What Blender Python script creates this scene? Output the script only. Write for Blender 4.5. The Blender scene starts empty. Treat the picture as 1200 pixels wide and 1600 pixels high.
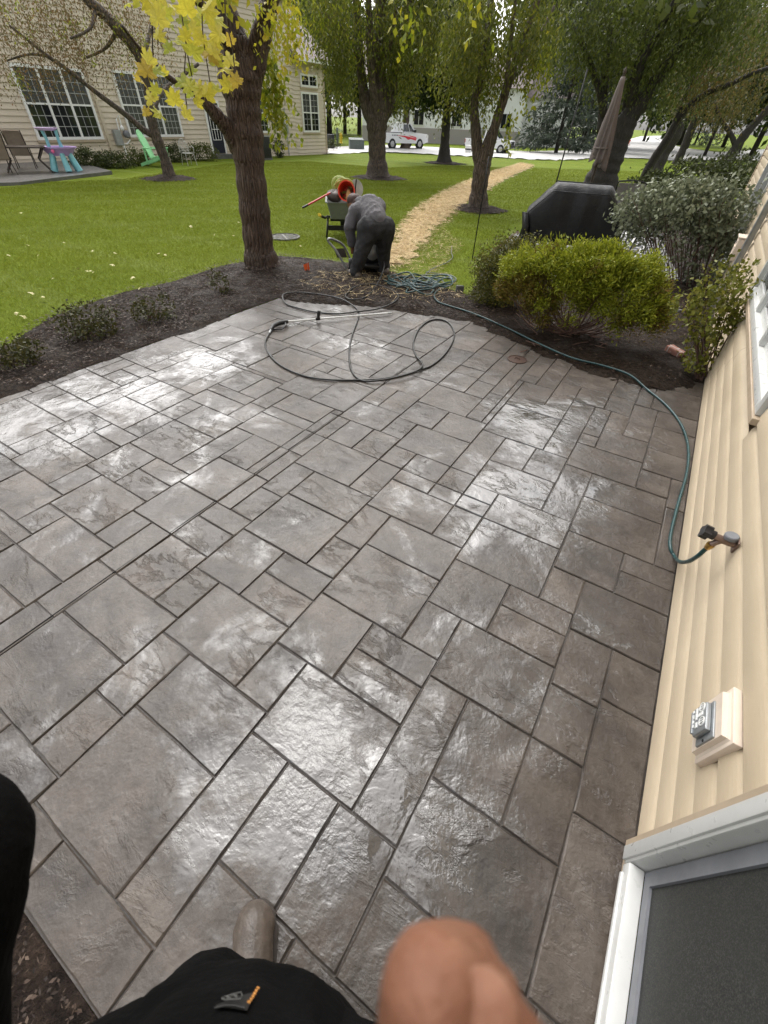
import bpy, bmesh, math, random
import numpy as np
from mathutils import Vector, Matrix, noise as mn
C = bpy.context.scene.collection
R = math.radians
rng = np.random.default_rng(7)
random.seed(7)

# ------------------------------------------------------------------ camera
HC = 1.70                      # camera height over the patio
FPX = 646.1                    # focal length in pixels of the 1200 px wide photograph
def _basis(p, r, w):
    fh = np.array([math.sin(w), math.cos(w), 0.])
    f = np.array([fh[0]*math.cos(p), fh[1]*math.cos(p), -math.sin(p)])
    rt = np.array([math.cos(w), -math.sin(w), 0.]); dn = np.cross(f, rt)
    return np.array([rt*math.cos(r)+dn*math.sin(r), -rt*math.sin(r)+dn*math.cos(r), f])
RM = _basis(R(43.73), R(-2.41), R(-30.81))
cd = bpy.data.cameras.new('camera'); cam = bpy.data.objects.new('camera', cd); C.objects.link(cam)
cd.sensor_fit = 'HORIZONTAL'; cd.sensor_width = 36; cd.lens = FPX/1200*36
cd.clip_start = 0.01; cd.clip_end = 1500
mw = Matrix.Identity(4)
for i in range(3):
    mw[i][0], mw[i][1], mw[i][2] = RM[0][i], -RM[1][i], -RM[2][i]
mw[2][3] = HC
cam.matrix_world = mw
cd.dof.use_dof = True; cd.dof.focus_distance = 3.2; cd.dof.aperture_fstop = 8.5
bpy.context.scene.camera = cam
# ------------------------------------------------------------------ light
SUN_EL, SUN_AZ = R(52), R(-48)
w = bpy.data.worlds.new('World'); bpy.context.scene.world = w; w.use_nodes = True
nt = w.node_tree; nt.nodes.clear()
o = nt.nodes.new('ShaderNodeOutputWorld'); b = nt.nodes.new('ShaderNodeBackground')
s = nt.nodes.new('ShaderNodeTexSky'); s.sky_type = 'NISHITA'; s.sun_disc = False
s.sun_elevation = SUN_EL; s.sun_rotation = SUN_AZ; s.air_density = 1.0; s.dust_density = 4.0; s.ozone_density = 1.0
h = nt.nodes.new('ShaderNodeHueSaturation'); h.inputs['Saturation'].default_value = 0.16
nt.links.new(s.outputs[0], h.inputs['Color']); nt.links.new(h.outputs[0], b.inputs[0]); nt.links.new(b.outputs[0], o.inputs[0])
b.inputs[1].default_value = 0.15
sl = bpy.data.lights.new('sun', 'SUN'); sun = bpy.data.objects.new('sun', sl); C.objects.link(sun)
sl.energy = 0.5; sl.angle = R(80); sl.color = (1, .96, .9)
sd = Vector((math.sin(SUN_AZ)*math.cos(SUN_EL), math.cos(SUN_AZ)*math.cos(SUN_EL), math.sin(SUN_EL)))
sun.rotation_euler = sd.to_track_quat('Z', 'Y').to_euler(); sun.location = (0, 0, 30)
vs = bpy.context.scene.view_settings
vs.view_transform = 'Standard'; vs.look = 'None'; vs.gamma = 1; vs.exposure = 1.4; vs.use_curve_mapping = False

# ------------------------------------------------------------------ placing
def ray(x, y): return RM.T @ np.array([(x-600)/FPX, (y-800)/FPX, 1.])
CAM = np.array([0, 0, HC])
def gz(x, y):
    """height of the ground; level round the patio, then falling gently away"""
    x = np.asarray(x, float); y = np.asarray(y, float)
    dx = np.maximum(np.maximum(-4.15-x, x-.66), 0); dy = np.maximum(np.maximum(-.6-y, y-5.2), 0)
    d = np.minimum(np.hypot(dx, dy), 75)
    return -.10*(1-np.exp(-d/1.2))-.010*np.maximum(0, d-1)
def gp(x, y, z=0.):
    d = ray(x, y); return CAM+d*((z-HC)/d[2])
def at(x, y):
    z = 0.
    for i in range(30):
        p = gp(x, y, z); z = .5*z+.5*float(gz(p[0], p[1]))
    return gp(x, y, z)
def up(b, x, y, k=1.):
    """the point seen at x,y standing over ground point b (k scales the distance)"""
    n = np.array([b[0], b[1], 0.]); d = ray(x, y); return CAM+d*((n@n)/(n@d)*k)
def onx(x, y, X):
    d = ray(x, y); return CAM+d*(X/d[0])
def dep(p): return float(RM[2] @ (np.asarray(p, float)-CAM))
def mpp(p): return dep(p)/FPX

# ------------------------------------------------------------------ materials
MATS = {}
class NT:
    def __init__(s, name):
        s.m = bpy.data.materials.new(name); s.m.use_nodes = True; s.t = s.m.node_tree; s.t.nodes.clear()
        s.out = s.n('ShaderNodeOutputMaterial'); MATS[name] = s.m
    def n(s, t, **k):
        nd = s.t.nodes.new(t)
        for a, v in k.items():
            if a.startswith('i_'):
                key = a[2:].replace('_', ' ')
                nd.inputs[int(key) if key.isdigit() else key].default_value = v
            else: setattr(nd, a, v)
        return nd
    def l(s, a, b): s.t.links.new(a, b)
    def coord(s, kind='Object', scale=(1, 1, 1), rnd=False):
        tc = s.n('ShaderNodeTexCoord'); mp = s.n('ShaderNodeMapping'); mp.inputs['Scale'].default_value = scale
        s.l(tc.outputs[kind], mp.inputs[0])
        if rnd:
            oi = s.n('ShaderNodeObjectInfo'); vm = s.n('ShaderNodeVectorMath', operation='SCALE'); cx = s.n('ShaderNodeCombineXYZ', i_0=37., i_1=91., i_2=13.)
            s.l(cx.outputs[0], vm.inputs[0]); s.l(oi.outputs['Random'], vm.inputs['Scale']); s.l(vm.outputs[0], mp.inputs['Location'])
        return mp.outputs[0]
    def noise(s, co, scale, detail=4, rough=.55, dist=0.):
        nd = s.n('ShaderNodeTexNoise'); nd.inputs['Scale'].default_value = scale; nd.inputs['Detail'].default_value = detail
        nd.inputs['Roughness'].default_value = rough; nd.inputs['Distortion'].default_value = dist
        if co is not None: s.l(co, nd.inputs['Vector'])
        return nd.outputs[0]
    def ramp(s, f, stops):
        r = s.n('ShaderNodeValToRGB'); e = r.color_ramp.elements
        while len(e) < len(stops): e.new(.5)
        for q, (p, c) in zip(e, stops): q.position = p; q.color = (*c, 1) if len(c) == 3 else c
        s.l(f, r.inputs[0]); return r.outputs[0]
    def mr(s, f, a, b, c, d, smooth=False):
        m = s.n('ShaderNodeMapRange', i_1=a, i_2=b, i_3=c, i_4=d)
        if smooth: m.interpolation_type = 'SMOOTHSTEP'
        s.l(f, m.inputs[0]); return m.outputs[0]
    def math(s, op, a, b=None):
        m = s.n('ShaderNodeMath', operation=op)
        for i, v in enumerate((a, b)):
            if v is None: continue
            if isinstance(v, (int, float)): m.inputs[i].default_value = v
            else: s.l(v, m.inputs[i])
        return m.outputs[0]
    def mix(s, f, a, b, blend='MIX'):
        m = s.n('ShaderNodeMix', data_type='RGBA', blend_type=blend)
        for i, v in ((0, f), (6, a), (7, b)):
            if isinstance(v, (int, float)): m.inputs[i].default_value = v
            elif isinstance(v, tuple): m.inputs[i].default_value = (*v, 1)
            else: s.l(v, m.inputs[i])
        return m.outputs[2]
    def bsdf(s, col, rough=.6, metal=0., bump=None, bd=.01, spec=.5, **k):
        p = s.n('ShaderNodeBsdfPrincipled')
        for key, v in (('Base Color', col), ('Roughness', rough), ('Metallic', metal), ('Specular IOR Level', spec)):
            if isinstance(v, tuple): p.inputs[key].default_value = (*v, 1)
            elif isinstance(v, (int, float)): p.inputs[key].default_value = v
            else: s.l(v, p.inputs[key])
        for key, v in k.items():
            key = key.replace('_', ' ')
            if isinstance(v, (int, float, tuple)): p.inputs[key].default_value = v
            else: s.l(v, p.inputs[key])
        if bump is not None:
            bn = s.n('ShaderNodeBump', i_Strength=1.); bn.inputs['Distance'].default_value = bd
            s.l(bump, bn.inputs['Height']); s.l(bn.outputs[0], p.inputs['Normal'])
            if 'Coat_Weight' in k: s.l(bn.outputs[0], p.inputs['Coat Normal'])
        s.l(p.outputs[0], s.out.inputs[0]); return p

def simple(name, col, rough=.55, metal=0., var=.18, scale=9., bump=.0, kind='Object', spec=.5, **k):
    t = NT(name); co = t.coord(kind)
    n = t.noise(co, scale, 5)
    c2 = tuple(max(0, v*(1-var)) for v in col); c3 = tuple(min(1, v*(1+var)) for v in col)
    c = t.ramp(n, [(.3, c2), (.7, c3)])
    r = t.mr(t.noise(co, scale*3, 3), .3, .7, max(.03, rough-.1), min(1, rough+.1))
    t.bsdf(c, r, metal, bump=t.noise(co, scale*8, 3) if bump else None, bd=bump, spec=spec, **k)
    return t.m

def leafmat(name, cols, trans=.35, rough=.5, spec=.3):
    t = NT(name); g = t.n('ShaderNodeNewGeometry')
    n = len(cols); c = t.ramp(g.outputs['Random Per Island'], [(i/(n-1) if n > 1 else 0, q) for i, q in enumerate(cols)])
    p = t.bsdf(c, rough, spec=spec)
    tr = t.n('ShaderNodeBsdfTranslucent'); t.l(c, tr.inputs[0])
    mx = t.n('ShaderNodeMixShader', i_0=trans); t.l(p.outputs[0], mx.inputs[1]); t.l(tr.outputs[0], mx.inputs[2]); t.l(mx.outputs[0], t.out.inputs[0])
    return t.m

# stamped concrete: slate ledges, sandy grain, wet sealer
t = NT('stamped_concrete'); co = t.coord('Object', rnd=True)
big = t.noise(co, 2.6, 4, .55, .6)
led = t.noise(t.coord('Object', (1., 1.9, 1.), True), 2.6, 8, .64, .30)
n6 = t.math('MULTIPLY', led, 6.); fl = t.math('FLOOR', n6); fr = t.math('FRACT', n6)
terr = t.math('DIVIDE', t.math('ADD', fl, t.mr(fr, 0., .42, 0., 1., True)), 6.)
terr = t.math('MULTIPLY', terr, t.mr(t.noise(co, 1.9, 2), .42, .62, .12, 1.))
fine = t.noise(co, 46., 6, .62)
med = t.noise(co, 13., 4, .6, .4)
gp_ = t.n('ShaderNodeNewGeometry').outputs['Position']
sheen = None                                      # extra wet gloss painted in where the sky's sheen falls
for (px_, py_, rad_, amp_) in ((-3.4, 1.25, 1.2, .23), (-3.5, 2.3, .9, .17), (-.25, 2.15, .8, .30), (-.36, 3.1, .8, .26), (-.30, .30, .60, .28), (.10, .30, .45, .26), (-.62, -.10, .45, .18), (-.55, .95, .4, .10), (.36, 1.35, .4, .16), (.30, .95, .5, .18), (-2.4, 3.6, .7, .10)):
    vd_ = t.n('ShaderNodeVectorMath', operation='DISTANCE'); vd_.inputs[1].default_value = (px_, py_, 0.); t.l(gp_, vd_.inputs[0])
    q_ = t.mr(vd_.outputs['Value'], 0., rad_, amp_, 0., True); sheen = q_ if sheen is None else t.math('MAXIMUM', sheen, q_)
wet = t.mr(t.math('ADD', sheen, t.math('ADD', t.noise(gp_, 1.9, 5, .66, .8), t.math('MULTIPLY', t.noise(co, 14., 5, .7), .34))), .70, .93, 0., 1., True)
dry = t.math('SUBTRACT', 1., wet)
base_h = t.math('ADD', t.math('MULTIPLY', terr, 2.0), t.math('MULTIPLY', med, .45))
hgt = t.math('ADD', base_h, t.math('MULTIPLY', fine, t.math('ADD', .22, t.math('MULTIPLY', dry, .26))))
film = t.math('ADD', t.math('MULTIPLY', terr, 2.0), t.math('ADD', t.math('MULTIPLY', t.noise(co, 11., 3, .55, .5), .62), t.math('MULTIPLY', t.noise(co, 48., 4, .6), t.mr(t.noise(gp_, 2.2, 3), .4, .6, .05, .34))))
oi = t.n('ShaderNodeObjectInfo')
c = t.ramp(big, [(.25, (.024, .0176, .0136)), (.5, (.055, .0425, .0335)), (.72, (.100, .0805, .0645))])
c = t.mix(t.mr(fine, .45, .75, 0., .55), c, (.026, .020, .0155))
c = t.mix(t.mr(med, .35, .8, 0., .35), c, (.122, .101, .082))
blot = t.mr(t.noise(gp_, 3.1, 5, .65), .52, .68, 0., .7)
c = t.mix(blot, c, (.020, .015, .012))
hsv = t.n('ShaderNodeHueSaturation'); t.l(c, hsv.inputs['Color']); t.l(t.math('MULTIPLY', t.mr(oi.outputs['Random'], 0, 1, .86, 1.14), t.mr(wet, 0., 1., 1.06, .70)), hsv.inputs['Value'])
ro = t.mr(t.noise(co, 5., 5, .7), .3, .7, .42, .66)
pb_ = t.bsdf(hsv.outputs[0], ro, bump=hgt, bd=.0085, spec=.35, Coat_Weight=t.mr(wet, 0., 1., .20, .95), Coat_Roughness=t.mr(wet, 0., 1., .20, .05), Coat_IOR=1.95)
bn_ = t.n('ShaderNodeBump', i_Strength=1.); bn_.inputs['Distance'].default_value = .0105; t.l(film, bn_.inputs['Height']); t.l(bn_.outputs[0], pb_.inputs['Coat Normal'])

t = NT('joint_concrete'); co = t.coord(); n = t.noise(co, 8., 5)
t.bsdf(t.ramp(n, [(.3, (.030, .024, .020)), (.7, (.080, .065, .055))]), .45, bump=t.noise(co, 60., 4), bd=.003)

# lawn soil / far grass
t = NT('lawn_grass'); co = t.coord()
n1 = t.noise(co, .35, 4); n2 = t.noise(co, 6., 6, .7); n3 = t.noise(co, 60., 3, .7)
c = t.ramp(n1, [(.3, (.110, .155, .012)), (.55, (.142, .19, .014)), (.75, (.18, .22, .022))])
c = t.mix(t.mr(n2, .4, .75, 0., .4), c, (.170, .200, .030))
c = t.mix(t.mr(n3, .35, .7, 0., .6), c, (.060, .092, .010))
# mowing stripes: pressed blades that stay pale
wv = t.n('ShaderNodeTexWave', wave_type='BANDS', bands_direction='Y', i_Scale=.18); wv.inputs['Distortion'].default_value = 1.4; wv.inputs['Detail Scale'].default_value = .4
t.l(co, wv.inputs[0]); c = t.mix(t.mr(wv.outputs[1], .8, 1., 0., .30), c, (.20, .235, .075))
t.bsdf(c, .75, bump=n3, bd=.03, spec=.04)
t = NT('mulch_soil'); co = t.coord()
n1 = t.noise(co, 1.1, 5, .6); n2 = t.noise(co, 30., 6, .75); n3 = t.noise(co, 5., 4)
c = t.ramp(n2, [(.36, (.007, .0042, .0028)), (.52, (.029, .0178, .0115)), (.68, (.070, .046, .032))])
c = t.mix(t.mr(t.math('ADD', n1, t.math('MULTIPLY', n2, .25)), .66, .80, 0., .42), c, (.095, .078, .064))
t.bsdf(c, t.mr(n3, .35, .65, .5, .9), bump=n2, bd=.06, spec=.12)
t = NT('bark_mulch'); n2 = t.noise(t.coord(), 16., 6, .75)
t.bsdf(t.ramp(n2, [(.36, (.007, .005, .004)), (.52, (.030, .020, .015)), (.68, (.070, .048, .036))]), .9, bump=n2, bd=.06, spec=.2)
t = NT('straw_ground'); co = t.coord(); n2 = t.noise(co, 24., 6, .75)
t.bsdf(t.ramp(n2, [(.34, (.16, .10, .04)), (.5, (.50, .36, .18)), (.66, (.78, .62, .38))]), .8, bump=n2, bd=.03)
t = NT('street_concrete'); co = t.coord(); n2 = t.noise(co, 3., 6, .7)
t.bsdf(t.ramp(n2, [(.3, (.34, .33, .31)), (.7, (.50, .49, .47))]), .55)
t = NT('vinyl_siding'); co = t.coord('Object', (6, .35, 6)); n2 = t.noise(t.coord(), 2.2, 4); n3 = t.noise(co, 40., 4, .6)
c = t.ramp(n2, [(.3, (.455, .370, .258)), (.7, (.53, .437, .312))]); c = t.mix(t.mr(t.noise(t.coord(), 70., 4), .5, .8, 0., .18), c, (.42, .33, .22))
t.bsdf(c, .48, bump=n3, bd=.0012)
t = NT('neighbour_siding'); n2 = t.noise(t.coord(), 1.2, 4)
t.bsdf(t.ramp(n2, [(.3, (.56, .47, .36)), (.7, (.64, .55, .43))]), .55)
t = NT('bark'); co = t.coord('Object', (9, 9, 1.3)); n2 = t.noise(co, 3.4, 6, .7, .5); n1 = t.noise(t.coord(), 1.1, 3)
c = t.ramp(n2, [(.3, (.034, .024, .018)), (.5, (.135, .098, .074)), (.75, (.26, .205, .16))]); c = t.mix(t.mr(n1, .5, .75, 0., .4), c, (.10, .10, .075))
v_ = t.n('ShaderNodeTexVoronoi', feature='DISTANCE_TO_EDGE', i_Scale=2.2); t.l(co, v_.inputs[0]); hb_ = t.math('ADD', n2, t.mr(v_.outputs[0], 0., .22, -.7, 0.)); c = t.mix(t.mr(v_.outputs[0], 0., .12, .6, 0.), c, (.020, .014, .011)); t.bsdf(c, .8, bump=hb_, bd=.07)
t = NT('wet_bark'); co = t.coord('Object', (11, 11, 1.2)); n2 = t.noise(co, 3.6, 6, .7, .5); n1 = t.noise(t.coord(), .9, 3)
c = t.ramp(n2, [(.3, (.028, .016, .011)), (.5, (.125, .074, .050)), (.75, (.25, .17, .125))]); c = t.mix(t.mr(n1, .45, .7, 0., .5), c, (.085, .07, .055))
v_ = t.n('ShaderNodeTexVoronoi', feature='DISTANCE_TO_EDGE', i_Scale=2.6); t.l(co, v_.inputs[0]); hb_ = t.math('ADD', n2, t.mr(v_.outputs[0], 0., .22, -.7, 0.)); c = t.mix(t.mr(v_.outputs[0], 0., .10, .5, 0.), c, (.020, .011, .008)); t.bsdf(c, .62, bump=hb_, bd=.06)
t = NT('dark_bark'); n2 = t.noise(t.coord('Object', (9, 9, 1.5)), 3., 6, .7)
t.bsdf(t.ramp(n2, [(.3, (.010, .008, .007)), (.7, (.050, .040, .033))]), .85, bump=n2, bd=.04)
simple('twig_bark', (.10, .055, .040), .8, var=.5)
t = NT('glass'); t.bsdf((.014, .016, .018), t.mr(t.noise(t.coord(), 3., 2), .3, .7, .03, .08), spec=.45)
t = NT('screen_mesh'); n3 = t.noise(t.coord('Object', (1, 1, 1)), 320., 2, .8)
t.bsdf(t.ramp(n3, [(.45, (.020, .021, .020)), (.72, (.075, .076, .07))]), .55, spec=.4)
t = NT('truck_glass'); t.bsdf((.02, .024, .026), .05, spec=.8)
simple('white_vinyl', (.56, .56, .54), .35, var=.05)
simple('muntin_grey', (.36, .36, .35), .5)
t = NT('blind_glass'); wv = t.n('ShaderNodeTexWave', bands_direction='Z', i_Scale=9.); t.l(t.coord(), wv.inputs[0]); t.bsdf(t.ramp(wv.outputs[1], [(.35, (.022, .024, .025)), (.6, (.12, .12, .115))]), .12, spec=.4)
simple('white_trim', (.78, .77, .74), .45, var=.05)
simple('taupe_trim', (.40, .315, .225), .5, var=.08)
simple('beige_box', (.66, .555, .455), .45, var=.05, scale=20)
simple('grey_plate', (.30, .315, .325), .38, metal=.55, var=.1, scale=30)
simple('chrome', (.62, .62, .60), .22, metal=1., var=.08)
simple('bright_mark', (.78, .78, .76), .3, var=.03)
simple('galvanised', (.36, .37, .37), .4, metal=.6)
simple('brass', (.52, .33, .10), .3, metal=1., var=.15)
simple('copper_bronze', (.26, .185, .15), .42, metal=.8, var=.25, scale=25)
simple('black_plastic', (.018, .018, .020), .38, var=.2)
simple('grey_plastic', (.17, .175, .19), .45, var=.1)
simple('black_rubber', (.014, .013, .013), .36, var=.3, scale=20)
simple('teal_rubber', (.005, .042, .043), .33, var=.25, scale=16)
simple('grey_rubber', (.10, .12, .11), .5, var=.25, scale=16)
simple('black_metal', (.016, .016, .017), .45, metal=.3)
simple('dark_brown_metal', (.050, .036, .028), .45, metal=.2)
simple('black_cover', (.010, .010, .011), .46, var=.25, scale=5, bump=.006, spec=.3)
simple('tan_sling', (.27, .215, .16), .7, var=.12)
simple('grey_sling', (.20, .185, .17), .7, var=.12)
simple('umbrella_cloth', (.165, .135, .125), .75, var=.14, scale=5, bump=.004)
simple('rust_iron', (.050, .024, .014), .6, metal=.4, var=.35, scale=30, bump=.003)
simple('iron_grate', (.13, .125, .115), .6, metal=.3, var=.25, scale=20)
simple('dark_hole', (.006, .006, .006), .9)
simple('purple_plastic', (.40, .27, .52), .4, var=.08)
simple('lilac_plastic', (.62, .48, .70), .4, var=.06)
simple('aqua_plastic', (.22, .52, .56), .38, var=.1)
simple('pink_plastic', (.72, .12, .28), .4, var=.1)
simple('mint_plastic', (.27, .62, .30), .42, var=.1)
simple('wire_metal', (.50, .49, .46), .5, metal=.4)
simple('hydrant_yellow', (.72, .50, .04), .45)
simple('utility_green', (.105, .125, .115), .6)
simple('flag_orange', (.85, .13, .03), .5)
simple('barrow_grey', (.16, .175, .17), .5, var=.12)
simple('yellow_grip', (.85, .60, .05), .45)
simple('bucket_red', (.72, .045, .015), .42, var=.1)
simple('bucket_tan', (.55, .33, .14), .7, var=.3)
simple('tool_red', (.45, .03, .025), .45)
simple('yellow_plastic', (.80, .52, .03), .42)
simple('hose_lime', (.36, .44, .13), .45, var=.2)
simple('shirt_grey', (.118, .111, .120), .85, var=.12, scale=7, bump=.008)
simple('trousers_charcoal', (.026, .025, .027), .85, var=.25, scale=7, bump=.008)
simple('cloth_black', (.0032, .0031, .0033), .9, var=.3, scale=9, bump=.003, spec=.08)
simple('label_grey', (.010, .0095, .009), .7, var=.2)
simple('label_print', (.075, .075, .072), .7)
simple('thread_orange', (.40, .17, .035), .7)
simple('boot_leather', (.090, .070, .055), .45, var=.4, scale=16, bump=.0015)
simple('boot_tan', (.36, .19, .08), .55, var=.2, scale=25)
simple('boot_sole', (.035, .026, .02), .7)
t = NT('skin'); co = t.coord(); n1 = t.math('ADD', t.math('MULTIPLY', t.noise(co, 20., 3), .7), t.math('MULTIPLY', t.noise(co, 120., 4, .7), .35)); n2 = t.noise(co, 260., 5, .7)
t.bsdf(t.ramp(n1, [(.3, (.115, .046, .026)), (.55, (.19, .082, .047)), (.8, (.31, .16, .10))]), .5, bump=n2, bd=.0014, spec=.3, Subsurface_Weight=.12, Subsurface_Radius=(.012, .004, .002), Subsurface_Scale=1.)
simple('hair_brown', (.05, .022, .016), .7)
simple('truck_white', (.74, .75, .75), .22, var=.03)
simple('truck_red', (.62, .03, .05), .3)
simple('tyre', (.014, .014, .014), .8)
simple('rim', (.42, .42, .42), .35, metal=.7)
simple('tail_red', (.35, .01, .01), .3)
simple('headlamp', (.60, .60, .58), .15)
simple('house_white', (.80, .80, .78), .6, var=.05)
simple('roof_shingle', (.23, .19, .185), .85, var=.25, scale=14, bump=.01)
t = NT('brick_red'); bt = t.n('ShaderNodeTexBrick', i_Scale=4.); bt.inputs['Color1'].default_value = (.26, .12, .085, 1); bt.inputs['Color2'].default_value = (.20, .09, .07, 1); bt.inputs['Mortar'].default_value = (.35, .32, .3, 1)
t.l(t.coord(), bt.inputs[0]); t.bsdf(bt.outputs[0], .85)
simple('door_navy', (.018, .020, .032), .4)
simple('condenser_black', (.018, .018, .019), .5)
simple('paver_grey', (.11, .105, .10), .38, var=.3, scale=4, spec=.7)
simple('rock_grey', (.13, .125, .12), .7, var=.3, scale=14, bump=.02)
t = NT('rug_trellis'); co = t.coord('Object', (1, 1, 1)); vo = t.n('ShaderNodeTexVoronoi', feature='DISTANCE_TO_EDGE', i_Scale=3.6); vo.inputs['Randomness'].default_value = .25
t.l(co, vo.inputs[0]); t.bsdf(t.mix(t.mr(vo.outputs[0], .07, .10, 1., 0.), (.085, .085, .095), (.62, .62, .61)), .85)
# foliage
YEL = [(.50, .46, .03), (.58, .54, .05), (.36, .42, .03), (.52, .40, .04), (.30, .33, .03)]
leafmat('maple_yellow', YEL, .42)
leafmat('maple_green', [(.17, .21, .015), (.30, .32, .02), (.10, .15, .012), (.42, .38, .03)], .4)
leafmat('willow_olive', [(.095, .115, .016), (.155, .170, .022), (.060, .078, .012), (.22, .215, .03)], .42)
leafmat('leaf_dark', [(.022, .038, .008), (.040, .062, .010), (.014, .026, .007), (.065, .085, .014)], .38)
leafmat('leaf_mid', [(.070, .092, .018), (.112, .134, .026), (.044, .062, .014), (.150, .165, .036)], .45)
leafmat('leaf_brown', [(.13, .095, .045), (.19, .125, .05), (.085, .085, .03), (.23, .12, .045)], .35)
leafmat('leaf_rust', [(.085, .092, .026), (.155, .13, .036), (.055, .065, .02), (.21, .13, .042)], .35)
leafmat('spruce_blue', [(.048, .064, .044), (.080, .100, .066), (.026, .038, .027), (.115, .135, .092)], .15)
leafmat('boxwood_leaf', [(.085, .095, .016), (.135, .132, .022), (.048, .058, .012), (.19, .165, .03)], .28)
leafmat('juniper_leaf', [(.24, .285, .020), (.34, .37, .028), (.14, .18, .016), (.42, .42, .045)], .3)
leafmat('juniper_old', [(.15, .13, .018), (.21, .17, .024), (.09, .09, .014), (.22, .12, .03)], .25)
leafmat('hydrangea_leaf', [(.15, .175, .10), (.235, .26, .16), (.085, .105, .055), (.32, .34, .23)], .25, .42)
leafmat('rose_leaf', [(.135, .155, .022), (.22, .225, .034), (.085, .098, .018), (.32, .29, .05)], .3)
leafmat('bed_leaf', [(.044, .050, .013), (.075, .075, .018), (.026, .030, .010), (.105, .092, .024)], .25)
leafmat('hedge_leaf', [(.045, .060, .016), (.075, .092, .024), (.027, .038, .012), (.105, .118, .036)], .25)
GRASS = []
leafmat('grass_blade', [(.165, .205, .016), (.22, .26, .026), (.115, .150, .014), (.28, .30, .055)], .35, .6, .08)
gm_ = MATS['grass_blade'].node_tree; pb_ = [n for n in gm_.nodes if n.type == 'BSDF_PRINCIPLED'][0]; src_ = pb_.inputs[0].links[0].from_socket
ge_ = gm_.nodes.new('ShaderNodeNewGeometry'); mp_ = gm_.nodes.new('ShaderNodeMapping'); mp_.inputs['Rotation'].default_value = (0, 0, R(34)); wv = gm_.nodes.new('ShaderNodeTexWave'); wv.bands_direction = 'X'; wv.inputs['Scale'].default_value = .17
wv.inputs['Distortion'].default_value = 1.6; wv.inputs['Detail Scale'].default_value = .35; gm_.links.new(ge_.outputs['Position'], mp_.inputs[0]); gm_.links.new(mp_.outputs[0], wv.inputs[0])
mr_ = gm_.nodes.new('ShaderNodeMapRange'); mr_.inputs[1].default_value = .72; mr_.inputs[2].default_value = 1.; mr_.inputs[4].default_value = .55; gm_.links.new(wv.outputs[1], mr_.inputs[0])
mx_ = gm_.nodes.new('ShaderNodeMix'); mx_.data_type = 'RGBA'; mx_.inputs[7].default_value = (.26, .30, .085, 1); gm_.links.new(mr_.outputs[0], mx_.inputs[0]); gm_.links.new(src_, mx_.inputs[6])
gm_.links.new(mx_.outputs[2], pb_.inputs[0])
leafmat('straw', [(.55, .42, .20), (.70, .56, .32), (.40, .28, .12), (.62, .50, .30)], .2, .7)
leafmat('mulch_chip', [(.030, .019, .013), (.070, .046, .033), (.012, .0075, .0055), (.125, .088, .064)], .0, .7)
leafmat('dry_straw_dirty', [(.22, .17, .09), (.32, .25, .14), (.14, .10, .06)], .1, .8)
leafmat('red_flower', [(.42, .05, .03), (.50, .12, .05)], .2)
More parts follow.
